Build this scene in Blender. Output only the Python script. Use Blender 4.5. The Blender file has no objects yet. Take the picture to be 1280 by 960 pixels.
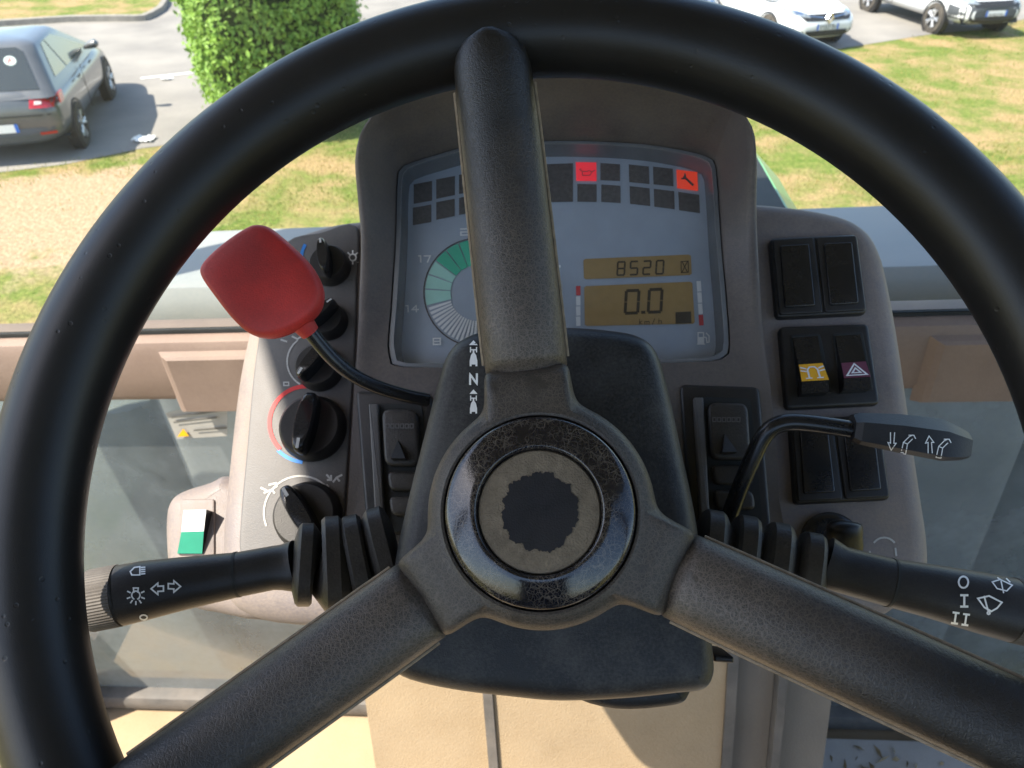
import bpy, bmesh, math, random
from mathutils import Matrix, Vector
from mathutils.bvhtree import BVHTree
random.seed(7)
R = math.radians
S = bpy.context.scene
COL = S.collection

# ------------------------------------------------------------------ camera, sky, sun, exposure
CAM_H = 3.85
PITCH = 36.5
FPX = 950.0                                    # focal length in pixels of a 1280 px wide picture
cd = bpy.data.cameras.new('camera'); cam = bpy.data.objects.new('camera', cd); COL.objects.link(cam)
cam.location = (0, 0, CAM_H); cam.rotation_euler = (R(90 - PITCH), 0, 0)
cd.sensor_width = 36; cd.lens = 36 * FPX / 1280; cd.clip_start = 0.01; cd.clip_end = 800
cd.dof.use_dof = True; cd.dof.focus_distance = 0.33; cd.dof.aperture_fstop = 22
S.camera = cam
SUN = Vector((-0.59, -0.21, 0.78)).normalized()
w = bpy.data.worlds.new('World'); S.world = w; w.use_nodes = True
sk = w.node_tree.nodes.new('ShaderNodeTexSky'); sk.sky_type = 'NISHITA'; sk.sun_disc = False
sk.sun_elevation = math.asin(SUN.z); sk.sun_rotation = math.atan2(SUN.x, SUN.y)
bg = w.node_tree.nodes['Background']; bg.inputs[1].default_value = 0.12
w.node_tree.links.new(sk.outputs[0], bg.inputs[0])
ld = bpy.data.lights.new('sun', 'SUN'); ld.energy = 3.8; ld.angle = R(0.5); ld.color = (1, .91, .78)
lo = bpy.data.objects.new('sun', ld); COL.objects.link(lo); lo.rotation_euler = SUN.to_track_quat('Z', 'Y').to_euler()
S.view_settings.view_transform = 'Standard'; S.view_settings.look = 'None'
S.view_settings.exposure = 1.8; S.view_settings.gamma = 1
S.cycles.use_denoising = True
S.cycles.max_bounces = 6; S.cycles.transparent_max_bounces = 8

MC = Matrix.Translation((0, 0, CAM_H)) @ Matrix.Rotation(R(90 - PITCH), 4, 'X')
CO = MC.translation.copy()

# ------------------------------------------------------------------ helpers
def ray(px, py):
    return (MC.to_3x3() @ Vector(((px - 640) / FPX, (480 - py) / FPX, -1)))
def at(px, py, d):
    "world point measured from the photograph at a depth of d metres"
    return CO + ray(px, py) * d
def frame(n, px, py, d):
    "a plane's frame: n its normal as seen by the camera, through the measured point"
    z = (MC.to_3x3() @ Vector(n)).normalized()
    x = MC.to_3x3() @ Vector((1, 0, 0)); x = (x - z * x.dot(z)).normalized()
    y = z.cross(x)
    M = Matrix((x, y, z)).transposed().to_4x4(); M.translation = at(px, py, d)
    return M
def loc(M, px, py, z=0.0):
    "measured pixel -> (x, y, z) on the plane z of frame M"
    I = M.inverted(); o = I @ CO; d = I.to_3x3() @ ray(px, py)
    t = (z - o.z) / d.z
    return Vector((o.x + d.x * t, o.y + d.y * t, z))
def inv(M, p): return M.inverted() @ p

WM = {}
def link(o, parent):
    COL.objects.link(o)
    if parent is not None: o.parent = parent; WM[o.name] = WM[parent.name].copy()
    else: WM[o.name] = Matrix.Identity(4)
    return o
def thing(name, M, label, cat, group=None):
    o = bpy.data.objects.new(name, None); COL.objects.link(o); o.matrix_world = M; o.empty_display_size = .05
    WM[o.name] = M.copy(); o['label'] = label; o['category'] = cat
    if group: o['group'] = group
    return o
def mesh(name, v, f, mat, parent=None, smooth=35, label=None, kind=None):
    me = bpy.data.meshes.new(name); me.from_pydata([tuple(p) for p in v], [], f)
    if mat: me.materials.append(mat)
    bm = bmesh.new(); bm.from_mesh(me); bmesh.ops.recalc_face_normals(bm, faces=bm.faces); bm.to_mesh(me); bm.free()
    if smooth:
        me.shade_smooth(); me.set_sharp_from_angle(angle=R(smooth))
    o = bpy.data.objects.new(name, me); link(o, parent)
    if label: o['label'] = label
    if kind: o['kind'] = kind
    return o
class MB:
    def __init__(s): s.v = []; s.f = []
    def add(s, v, f):
        n = len(s.v); s.v += [Vector(p) for p in v]; s.f += [[i + n for i in q] for q in f]; return s
    def loft(s, rings, cap0=True, cap1=True, closed=True):
        n = len(rings[0]); v = [p for r in rings for p in r]; f = []
        for i in range(len(rings) - 1):
            for j in range(n if closed else n - 1):
                a = i * n + j; b = i * n + (j + 1) % n
                f.append([a, b, b + n, a + n])
        if cap0: f.append(list(range(n))[::-1])
        if cap1: f.append([(len(rings) - 1) * n + j for j in range(n)])
        return s.add(v, f)
    def box(s, a, b):
        x0, y0, z0 = a; x1, y1, z1 = b
        v = [(x0,y0,z0),(x1,y0,z0),(x1,y1,z0),(x0,y1,z0),(x0,y0,z1),(x1,y0,z1),(x1,y1,z1),(x0,y1,z1)]
        return s.add(v, [[3,2,1,0],[4,5,6,7],[0,1,5,4],[1,2,6,5],[2,3,7,6],[3,0,4,7]])
    def plate(s, out, z0, z1, bev=0.0, k=3):
        "outline extruded from z0 to z1 with a rounded front edge"
        out = [Vector(p[:2]) for p in out]; rings = [[(p.x, p.y, z0) for p in out]]
        if bev > 0:
            for i in range(k + 1):
                a = i / k * math.pi / 2
                o2 = offset(out, -bev * (1 - math.cos(a)))
                rings.append([(p.x, p.y, z1 - bev + bev * math.sin(a)) for p in o2])
        else: rings.append([(p.x, p.y, z1) for p in out])
        return s.loft(rings)
    def revolve(s, prof, n=48, c=(0, 0, 0), cap0=False, cap1=False):
        rings = [[(c[0] + r * math.cos(2*math.pi*j/n), c[1] + r * math.sin(2*math.pi*j/n), c[2] + z) for j in range(n)] for r, z in prof]
        return s.loft(rings, cap0, cap1)
    def tube(s, path, rad, n=20, p=2.0, asp=1.0, cap=True, rot=0.0):
        path = [Vector(q) for q in path]
        if not isinstance(rad, (list, tuple)): rad = [rad] * len(path)
        rings = []; u = None
        for i, q in enumerate(path):
            t = (path[min(i + 1, len(path) - 1)] - path[max(i - 1, 0)]).normalized()
            if u is None:
                u = Vector((0, 0, 1)) - t * t.z
                if u.length < .05: u = Vector((1, 0, 0)) - t * t.x
                u.normalize()
            else: u = (u - t * u.dot(t)).normalized()
            b = t.cross(u); ring = []
            for j in range(n):
                a = 2 * math.pi * j / n + rot; c, sn = math.cos(a), math.sin(a)
                e = (abs(c) ** p + abs(sn) ** p) ** (-1 / p)
                ring.append(q + (u * c * asp + b * sn) * e * rad[i])
            rings.append(ring)
        return s.loft(rings, cap, cap)
    def build(s, name, mat, parent=None, **k): return mesh(name, s.v, s.f, mat, parent, **k)
def offset(out, d):
    "offset a counter-clockwise or clockwise closed outline; d<0 goes inwards"
    n = len(out); A = sum(out[i].x * out[(i+1) % n].y - out[(i+1) % n].x * out[i].y for i in range(n))
    sg = 1 if A > 0 else -1; r = []
    for i in range(n):
        e1 = (out[i] - out[i-1]); e2 = (out[(i+1) % n] - out[i])
        e1 = e1.normalized() if e1.length > 1e-9 else e2.normalized(); e2 = e2.normalized() if e2.length > 1e-9 else e1
        n1 = Vector((e1.y, -e1.x)) * sg; n2 = Vector((e2.y, -e2.x)) * sg
        m = n1 + n2
        m = m / max(m.length_squared / 2, .35) if m.length > 1e-6 else n1
        r.append(out[i] + m * d)
    return r
def rr(x0, y0, x1, y1, r, n=5):
    o = []
    for cx, cy, a0 in ((x1-r, y1-r, 0), (x0+r, y1-r, 90), (x0+r, y0+r, 180), (x1-r, y0+r, 270)):
        for i in range(n + 1):
            a = R(a0 + 90 * i / n); o.append(Vector((cx + r * math.cos(a), cy + r * math.sin(a))))
    return o
def smooth_closed(pts, k=6):
    pts = [Vector(p) for p in pts]; n = len(pts); o = []
    for i in range(n):
        p0, p1, p2, p3 = pts[i-1], pts[i], pts[(i+1) % n], pts[(i+2) % n]
        for j in range(k):
            t = j / k
            o.append(.5 * ((2*p1) + (p2-p0)*t + (2*p0-5*p1+4*p2-p3)*t*t + (3*p1-p0-3*p2+p3)*t**3))
    return o
def smooth_open(pts, k=6):
    pts = [Vector(p) for p in pts]; n = len(pts); o = []
    for i in range(n - 1):
        p0, p1, p2, p3 = pts[max(i-1, 0)], pts[i], pts[i+1], pts[min(i+2, n-1)]
        for j in range(k):
            t = j / k
            o.append(.5 * ((2*p1) + (p2-p0)*t + (2*p0-5*p1+4*p2-p3)*t*t + (3*p1-p0-3*p2+p3)*t**3))
    o.append(pts[-1]); return o
def resample(pts, n):
    "closed polyline -> n points evenly spaced, starting at pts[0]"
    L = [0]
    for i in range(len(pts)): L.append(L[-1] + (pts[(i+1) % len(pts)] - pts[i]).length)
    o = []; i = 0
    for k in range(n):
        s = L[-1] * k / n
        while L[i+1] < s: i += 1
        t = (s - L[i]) / max(L[i+1] - L[i], 1e-9)
        o.append(pts[i].lerp(pts[(i+1) % len(pts)], t))
    return o
def quadpx(M, a, b, c, d, z): return [loc(M, *p, z) for p in (a, b, c, d)]
def rquad(M, x0, y0, x1, y1, r, z, n=4):
    "a rounded rectangle measured in pixels -> outline on plane z of frame M"
    return [loc(M, p.x, p.y, z) for p in rr(x0, y0, x1, y1, r, n)]
def rquad4(M, q, r, z=0, n=4):
    "a rounded quadrilateral (four measured corners TL TR BR BL)"
    P = [Vector(p) for p in q]; o = []
    for i in range(4):
        p, a, b = P[i], P[i-1], P[(i+1) % 4]
        s = p + (a-p).normalized() * r; e = p + (b-p).normalized() * r
        for j in range(n + 1):
            t = j / n; o.append(s*(1-t)**2 + p*2*t*(1-t) + e*t*t)
    return [loc(M, p.x, p.y, z) for p in o]
def bvh(o):
    M = WM[o.name]; return BVHTree.FromPolygons([M @ v.co for v in o.data.vertices], [list(p.vertices) for p in o.data.polygons])
def ribbons(lines, wd, step=6.0):
    "polylines -> quads in 2-D"
    v = []; f = []
    for ln in lines:
        pts = [Vector(p) for p in ln]; q = [pts[0]]
        for a, b in zip(pts, pts[1:]):
            k = max(1, int((b - a).length / step))
            q += [a.lerp(b, (i+1) / k) for i in range(k)]
        n = len(q); base = len(v)
        closed = (q[0] - q[-1]).length < 1e-6
        for i in range(n):
            if closed and i in (0, n-1): e1, e2 = q[1] - q[0], q[-1] - q[-2]
            else: e1 = q[min(i+1, n-1)] - q[i]; e2 = q[i] - q[max(i-1, 0)]
            e1 = e1.normalized() if e1.length > 1e-9 else e2.normalized(); e2 = e2.normalized() if e2.length > 1e-9 else e1
            m = e1 + e2; m = m.normalized() if m.length > 1e-6 else e1
            nn = Vector((-m.y, m.x)); k = wd / 2 / max(.5, nn.dot(Vector((-e1.y, e1.x))))
            ext = m * 0
            if not closed and i == 0: ext = -m * wd / 2
            if not closed and i == n-1: ext = m * wd / 2
            v += [q[i] + nn * k + ext, q[i] - nn * k + ext]
        for i in range(n - 1): f.append([base+2*i, base+2*i+1, base+2*i+3, base+2*i+2])
    return v, f
def print_on(o, tree, v, f, mat, name, off=.00025, parent=None, label=None):
    "flat print: 2-D measured shapes laid on the surface of o"
    I = WM[o.name].inverted(); out = []; last = None
    for p in v:
        d = ray(p.x, p.y).normalized(); h = tree.ray_cast(CO, d)
        if h[0] is None: out.append(last if last is not None else Vector((0, 0, 0))); continue
        n = h[1] if h[1].dot(d) < 0 else -h[1]
        last = I @ (h[0] + n * off); out.append(last)
    f = [q for q in f if max((out[a] - out[b]).length for a in q for b in q) < .02]
    return mesh(name, out, f, mat, parent or o, smooth=0, label=label)
def circ(cx, cy, r, a0=0, a1=360, n=24, ry=None):
    return [(cx + r*math.cos(R(a0+(a1-a0)*i/n)), cy - (ry or r)*math.sin(R(a0+(a1-a0)*i/n))) for i in range(n+1)]
def place(lines, cx, cy, sx, sy=None, rot=0):
    sy = sy or sx; c, s = math.cos(R(rot)), math.sin(R(rot))
    return [[(cx + (x*sx)*c + (y*sy)*s, cy + (x*sx)*s*1 - (y*sy)*c) for x, y in l] for l in lines]
GL = {  # stroke letters on a unit box centred on 0 (y up)
 '0': [[(-.3,-.5),(.3,-.5),(.3,.5),(-.3,.5),(-.3,-.5)]], '1': [[(-.1,.5),(.1,.5),(.1,-.5)]], '7': [[(-.3,.5),(.3,.5),(0,-.5)]],
 '4': [[(.15,-.5),(.15,.5),(-.3,-.15),(.35,-.15)]], '8': [[(-.3,0),(.3,0),(.3,-.5),(-.3,-.5),(-.3,.5),(.3,.5),(.3,0)]],
 '2': [[(-.3,.5),(.3,.5),(.3,0),(-.3,0),(-.3,-.5),(.3,-.5)]], '5': [[(.3,.5),(-.3,.5),(-.3,0),(.3,0),(.3,-.5),(-.3,-.5)]],
 'I': [[(0,-.5),(0,.5)],[(-.22,.5),(.22,.5)],[(-.22,-.5),(.22,-.5)]], 'N': [[(-.3,-.5),(-.3,.5),(.3,-.5),(.3,.5)]],
 'k': [[(-.25,-.5),(-.25,.5)],[(.2,.15),(-.25,-.15),(.25,-.5)]], 'm': [[(-.4,-.5),(-.4,.15),(0,.15),(0,-.5)],[(0,.15),(.4,.15),(.4,-.5)]],
 '/': [[(-.2,-.5),(.2,.5)]], 'h': [[(-.25,-.5),(-.25,.5)],[(-.25,.1),(.25,.1),(.25,-.5)]], 'A': [[(-.35,-.5),(0,.5),(.35,-.5)],[(-.2,-.1),(.2,-.1)]],
 'B': [[(-.3,0),(.25,0),(.3,-.5),(-.3,-.5),(-.3,.5),(.25,.5),(.25,0)]], 'Y': [[(-.3,.5),(0,0),(.3,.5)],[(0,0),(0,-.5)]],
 'P': [[(-.3,-.5),(-.3,.5),(.3,.5),(.3,0),(-.3,0)]], 'O': [[(.4*math.cos(R(a)), .5*math.sin(R(a))) for a in range(0, 361, 20)]],
}

# ------------------------------------------------------------------ materials
def nt(name):
    m = bpy.data.materials.new(name); m.use_nodes = True; t = m.node_tree
    return m, t, t.nodes['Principled BSDF'], (lambda k: t.nodes.new('ShaderNode' + k)), t.links.new
def pm(name, col, rough=.5, spec=.5, var=.12, vs=60, dust=None, da=0.0, ds=14, bump=0.0, bs=900, metal=0.0, coat=0.0, emit=0.0, crack=None, pits=0, wear=None, dr=(.48,.95)):
    """procedural paint/plastic: base colour with fine variation, blotchy dust, grain and optional crazing"""
    m, t, b, N, L = nt(name)
    tc = N('TexCoord'); n1 = N('TexNoise'); n1.inputs['Scale'].default_value = vs; n1.inputs['Detail'].default_value = 3; L(tc.outputs['Object'], n1.inputs['Vector'])
    mr = N('MapRange'); mr.inputs[3].default_value = 1 - var; mr.inputs[4].default_value = 1 + var; mr.inputs[1].default_value = .3; mr.inputs[2].default_value = .7; L(n1.outputs[0], mr.inputs[0])
    mx = N('Mix'); mx.data_type = 'RGBA'; mx.blend_type = 'MULTIPLY'; mx.inputs[0].default_value = 1; mx.inputs[6].default_value = (*col, 1); L(mr.outputs[0], mx.inputs[7])
    out = mx.outputs[2]; b.inputs['Roughness'].default_value = rough
    rr_ = None
    if dust:
        n2 = N('TexNoise'); n2.inputs['Scale'].default_value = ds; n2.inputs['Detail'].default_value = 4; n2.inputs['Roughness'].default_value = .65; L(tc.outputs['Object'], n2.inputs['Vector'])
        n3 = N('TexNoise'); n3.inputs['Scale'].default_value = ds * 45; n3.inputs['Detail'].default_value = 1; L(tc.outputs['Object'], n3.inputs['Vector'])
        ad = N('Math'); ad.operation = 'MULTIPLY_ADD'; ad.inputs[1].default_value = .35; L(n3.outputs[0], ad.inputs[0]); L(n2.outputs[0], ad.inputs[2])
        m2 = N('MapRange'); m2.inputs[1].default_value = dr[0]; m2.inputs[2].default_value = dr[1]; m2.inputs[3].default_value = da * .25; m2.inputs[4].default_value = da * 1.6; L(ad.outputs[0], m2.inputs[0])
        x2 = N('Mix'); x2.data_type = 'RGBA'; L(m2.outputs[0], x2.inputs[0]); L(out, x2.inputs[6]); x2.inputs[7].default_value = (*dust, 1); out = x2.outputs[2]
        r2 = N('MapRange'); r2.inputs[3].default_value = rough; r2.inputs[4].default_value = min(1, rough + .35); L(m2.outputs[0], r2.inputs[0]); L(r2.outputs[0], b.inputs['Roughness'])
    hsrc = None
    if wear:      # colour rubbed off by hands, strongest near the hub
        wl = N('VectorMath'); wl.operation = 'LENGTH'; L(tc.outputs['Object'], wl.inputs[0])
        wn = N('TexNoise'); wn.inputs['Scale'].default_value = 35; wn.inputs['Detail'].default_value = 3; L(tc.outputs['Object'], wn.inputs['Vector'])
        wa = N('Math'); wa.operation = 'MULTIPLY_ADD'; wa.inputs[1].default_value = -.06; L(wn.outputs[0], wa.inputs[0]); L(wl.outputs['Value'], wa.inputs[2])
        wr = N('MapRange'); wr.inputs[1].default_value = .125; wr.inputs[2].default_value = .03; wr.inputs[4].default_value = wear[1]; L(wa.outputs[0], wr.inputs[0])
        wx = N('Mix'); wx.data_type = 'RGBA'; L(wr.outputs[0], wx.inputs[0]); L(out, wx.inputs[6]); wx.inputs[7].default_value = (*wear[0], 1); out = wx.outputs[2]
    if crack:
        ccol, cs, cw, mask, cstr = crack          # colour, scale, width, mask threshold, strength
        nd = N('TexNoise'); nd.inputs['Scale'].default_value = cs * .6; nd.inputs['Detail'].default_value = 3; L(tc.outputs['Object'], nd.inputs['Vector'])
        vm = N('VectorMath'); vm.operation = 'MULTIPLY_ADD'; vm.inputs[1].default_value = (1.1 / cs,) * 3; L(nd.outputs['Color'], vm.inputs[0]); L(tc.outputs['Object'], vm.inputs[2])
        hs = []
        for k, sc in enumerate((1, 2.3)):
            vo = N('TexVoronoi'); vo.feature = 'DISTANCE_TO_EDGE'; vo.inputs['Scale'].default_value = cs * sc; L(vm.outputs[0], vo.inputs['Vector'])
            cm = N('MapRange'); cm.inputs[1].default_value = 0; cm.inputs[2].default_value = cw * (1 if k == 0 else 1.4); cm.inputs[3].default_value = 1 if k == 0 else .7; cm.inputs[4].default_value = 0; L(vo.outputs[0], cm.inputs[0]); hs.append(cm)
        mxm = N('Math'); mxm.operation = 'MAXIMUM'; L(hs[0].outputs[0], mxm.inputs[0]); L(hs[1].outputs[0], mxm.inputs[1])
        nm = N('TexNoise'); nm.inputs['Scale'].default_value = cs * .22; nm.inputs['Detail'].default_value = 3; L(tc.outputs['Object'], nm.inputs['Vector'])
        mk = N('MapRange'); mk.inputs[1].default_value = mask; mk.inputs[2].default_value = mask + .16; mk.inputs[3].default_value = .12; L(nm.outputs[0], mk.inputs[0])
        mu = N('Math'); mu.operation = 'MULTIPLY'; L(mxm.outputs[0], mu.inputs[0]); L(mk.outputs[0], mu.inputs[1])
        ms = N('Math'); ms.operation = 'MULTIPLY'; ms.inputs[1].default_value = cstr; L(mu.outputs[0], ms.inputs[0])
        if wear:
            mw = N('Math'); mw.operation = 'MULTIPLY'; L(ms.outputs[0], mw.inputs[0]); L(wr.outputs[0], mw.inputs[1]); ms = mw
        x3 = N('Mix'); x3.data_type = 'RGBA'; L(ms.outputs[0], x3.inputs[0]); L(out, x3.inputs[6]); x3.inputs[7].default_value = (*ccol, 1); out = x3.outputs[2]
        hsrc = mu.outputs[0]
    L(out, b.inputs['Base Color'])
    b.inputs['Specular IOR Level'].default_value = spec; b.inputs['Metallic'].default_value = metal; b.inputs['Coat Weight'].default_value = coat; b.inputs['Coat Roughness'].default_value = .08
    if pits:
        pv = N('TexVoronoi'); pv.inputs['Scale'].default_value = pits; L(tc.outputs['Object'], pv.inputs['Vector'])
        pg = N('MapRange'); pg.inputs[1].default_value = .10; pg.inputs[2].default_value = .16; pg.inputs[3].default_value = 1; pg.inputs[4].default_value = 0; L(pv.outputs['Distance'], pg.inputs[0])
        pn = N('TexNoise'); pn.inputs['Scale'].default_value = 25; L(tc.outputs['Object'], pn.inputs['Vector']); pk = N('MapRange'); pk.inputs[1].default_value = .50; pk.inputs[2].default_value = .56; L(pn.outputs[0], pk.inputs[0])
        pmu = N('Math'); pmu.operation = 'MULTIPLY'; L(pg.outputs[0], pmu.inputs[0]); L(pk.outputs[0], pmu.inputs[1]); hsrc = pmu.outputs[0]
    if emit: L(out, b.inputs['Emission Color']); b.inputs['Emission Strength'].default_value = emit
    if bump:
        nb = N('TexNoise'); nb.inputs['Scale'].default_value = bs; nb.inputs['Detail'].default_value = 1; L(tc.outputs['Object'], nb.inputs['Vector'])
        bp = N('Bump'); bp.inputs['Strength'].default_value = bump; bp.inputs['Distance'].default_value = .6 / bs
        if hsrc:
            sb = N('Math'); sb.operation = 'MULTIPLY_ADD'; sb.inputs[1].default_value = -5 if pits else -.8; L(hsrc, sb.inputs[0]); L(nb.outputs[0], sb.inputs[2]); L(sb.outputs[0], bp.inputs['Height'])
        else: L(nb.outputs[0], bp.inputs['Height'])
        L(bp.outputs[0], b.inputs['Normal'])
    return m
def glassmat(name, tint=(.95,.97,.96), dustw=0.03, dustc=(.6,.58,.52), streak=False, refl=1.0):
    m, t, b, N, L = nt(name); t.nodes.remove(b); out = t.nodes['Material Output']
    tr = N('BsdfTransparent'); tr.inputs[0].default_value = (*tint, 1); gl = N('BsdfGlossy'); gl.inputs['Roughness'].default_value = .02
    fr = N('LayerWeight'); fr.inputs[0].default_value = .12
    fm = N('Math'); fm.operation = 'MULTIPLY'; fm.inputs[1].default_value = refl; L(fr.outputs['Fresnel'], fm.inputs[0])
    mg = N('MixShader'); L(fm.outputs[0], mg.inputs[0]); L(tr.outputs[0], mg.inputs[1]); L(gl.outputs[0], mg.inputs[2])
    df = N('BsdfDiffuse'); df.inputs[0].default_value = (*dustc, 1); tl = N('BsdfTranslucent'); tl.inputs[0].default_value = (*dustc, 1)
    ms = N('MixShader'); ms.inputs[0].default_value = .5; L(df.outputs[0], ms.inputs[1]); L(tl.outputs[0], ms.inputs[2])
    tc = N('TexCoord'); n = N('TexNoise'); n.inputs['Scale'].default_value = 5; n.inputs['Detail'].default_value = 5; n.inputs['Roughness'].default_value = .7; L(tc.outputs['Object'], n.inputs['Vector'])
    mr = N('MapRange'); mr.inputs[1].default_value = .3; mr.inputs[2].default_value = .75; mr.inputs[3].default_value = dustw * .5; mr.inputs[4].default_value = dustw * 1.7; L(n.outputs[0], mr.inputs[0])
    mo = N('MixShader'); L(mr.outputs[0], mo.inputs[0]); L(mg.outputs[0], mo.inputs[1]); L(ms.outputs[0], mo.inputs[2]); L(mo.outputs[0], out.inputs[0])
    return m
DUST = (.30, .25, .20)
M = {
 'rim': pm('rim rubber', (.0075,.0073,.0073), .37, .34, .25, 30, (.05,.045,.04), .05, 9, .22, 2600, pits=170),
 'sleeve': pm('worn sleeve', (.010,.0095,.0095), .38, .45, .25, 40, (.07,.06,.05), .03, 16, .3, 1900, crack=((.17,.135,.108), 520, .12, .22, .6), wear=((.042,.034,.027), .95)),
 'hub': pm('hub plastic', (.022,.019,.016), .42, .45, .25, 40, (.10,.078,.058), .14, 22, .3, 1900, crack=((.12,.096,.075), 520, .12, .26, .5)),
 'capring': pm('glossy crazed cap', (.006,.006,.009), .12, .6, .1, 40, crack=((.15,.125,.10), 340, .065, .37, .55), bump=.02, bs=500),
 'capdisc': pm('tan residue', (.105,.082,.058), .8, .3, .3, 300, (.20,.16,.11), .3, 90, .9, 1200),
 'capcore': pm('black core', (.006,.006,.008), .5, .25, .2, 200, DUST, .02, 60, .3, 1500),
 'seam': pm('tan seam', (.19,.15,.105), .7, .3, .25, 300),
 'cover': pm('column black', (.007,.008,.010), .40, .32, .2, 60, (.13,.125,.115), .24, 18, .35, 1600, dr=(.58,.88)),
 'black': pm('black plastic', (.007,.0075,.009), .40, .38, .2, 60, (.15,.13,.11), .11, 25, .25, 1500),
 'gloss': pm('gloss black', (.007,.0075,.009), .24, .45, .15, 60, (.15,.13,.11), .05, 25),
 'ribbed': pm('ribbed grip', (.05,.046,.042), .6, .4, .2, 300, DUST, .15, 40),
 'bellow': pm('bellows rubber', (.009,.0095,.0105), .42, .4, .2, 60, (.16,.135,.11), .20, 20, .25, 900),
 'console': pm('console grey brown', (.128,.111,.112), .46, .42, .12, 40, (.25,.20,.162), .44, 13, .3, 1300, dr=(.54,.84)),
 'panel': pm('control panel charcoal', (.075,.074,.076), .5, .45, .12, 50, (.22,.19,.16), .2, 14, .3, 1500),
 'visor': pm('visor brown black', (.070,.061,.060), .46, .42, .12, 40, (.17,.14,.115), .34, 13, .3, 1300, dr=(.54,.84)),
 'face': pm('cluster face', (.36,.41,.47), .55, .3, .05, 60),
 'lampoff': pm('dark lamp window', (.08,.072,.068), .5, .3, .3, 400),
 'lampred': pm('lit red lamp', (.9,.03,.05), .5, .3, .05, 60, emit=.15),
 'lampora': pm('lit orange red lamp', (.85,.06,.025), .5, .3, .05, 60, emit=.12),
 'lcd': pm('amber lcd', (.29,.19,.07), .3, .4, .06, 200, emit=.02),
 'seg': pm('lcd segment', (.045,.03,.012), .5, .3, .05, 60),
 'green': pm('gauge green', (.05,.50,.30), .5, .3, .05, 60), 'mint': pm('gauge mint', (.40,.72,.60), .5, .3, .05, 60),
 'white': pm('white print', (.80,.80,.78), .5, .3, .05, 60), 'greyprint': pm('grey print', (.42,.41,.39), .5, .3, .05, 60),
 'red': pm('red print', (.62,.05,.05), .5, .3, .05, 60), 'blue': pm('blue print', (.04,.20,.55), .5, .3, .05, 60),
 'yellow': pm('yellow lens', (.85,.42,.01), .35, .5, .08, 90), 'purple': pm('maroon lens', (.13,.02,.045), .35, .5, .08, 90),
 'tealgreen': pm('green lens', (.02,.22,.13), .35, .5, .08, 90), 'whitelens': pm('white rocker', (.75,.73,.70), .35, .5, .05, 90),
 'paddle': pm('red paddle', (.60,.034,.026), .45, .45, .12, 45, (.10,.02,.02), .35, 28, .25, 1400),
 'lens': glassmat('cluster lens', (.93,.94,.95), .11, (.5,.48,.45), refl=1.2),
 'windscreen': glassmat('windscreen', (.93,.965,.945), .022, (.75,.70,.58)),
 'lowglass': glassmat('dusty lower glass', (.74,.79,.80), .42, (.37,.41,.42), refl=.45),
 'frame': pm('frame brown grey', (.15,.105,.084), .55, .4, .12, 20, (.25,.19,.15), .3, 6, .3, 700),
 'cowl': pm('grey cowl', (.20,.21,.215), .5, .4, .08, 8, (.33,.31,.28), .3, 5),
 'wing': pm('grey green wing', (.10,.122,.118), .6, .35, .2, 7, (.20,.22,.19), .4, 6, dr=(.55,.85)),
 'bonnet': pm('green bonnet', (.11,.36,.10), .3, .5, .06, 8, (.35,.33,.27), .2, 5, coat=.4),
 'darkgrille': pm('dark grille', (.02,.022,.022), .6, .3, .2, 30),
 'mat': pm('floor mat', (.28,.205,.12), .8, .3, .14, 9, (.36,.285,.19), .4, 6, .5, 500),
 'matshade': pm('shaded console side', (.15,.135,.115), .75, .3, .12, 9, (.22,.19,.15), .3, 8, .4, 500),  # right console sides: their shade is put into this darker colour
 'matgrey': pm('grey rubber mat', (.50,.48,.44), .75, .3, .12, 9, (.38,.33,.27), .4, 8, .5, 500),
 'seamdark': pm('seam rubber', (.06,.06,.058), .6, .4, .15, 60, DUST, .2, 20),
 'roof': pm('cab roof', (.55,.53,.48), .6, .3, .05, 8),
 'liner': pm('roof liner', (.22,.21,.20), .8, .2, .05, 8),
 'sticker': pm('sticker', (.34,.33,.30), .5, .3, .05, 60), 'stickertext': pm('sticker print', (.13,.13,.12), .5, .3, .05, 60),
}

# ------------------------------------------------------------------ frames measured from the photograph
W = frame((-.080, .184, 1), 674, 639, .281)              # steering wheel plane
K = W @ Matrix.Translation((0, 0, -.050))                # column cover plane
D = frame((-.050, .300, 1), 690, 450, .46)               # dashboard plane
xt = Vector((.9947, -.0735, .0707)).normalized(); zt = Vector((-.0707, 0, .9975)); yt = zt.cross(xt).normalized(); zt = xt.cross(yt)
T = (Matrix.Rotation(R(35 - PITCH), 3, 'X') @ Matrix((xt, yt, zt)).transposed()).to_4x4(); T.translation = CO     # tractor axes, origin at the driver's eye

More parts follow.
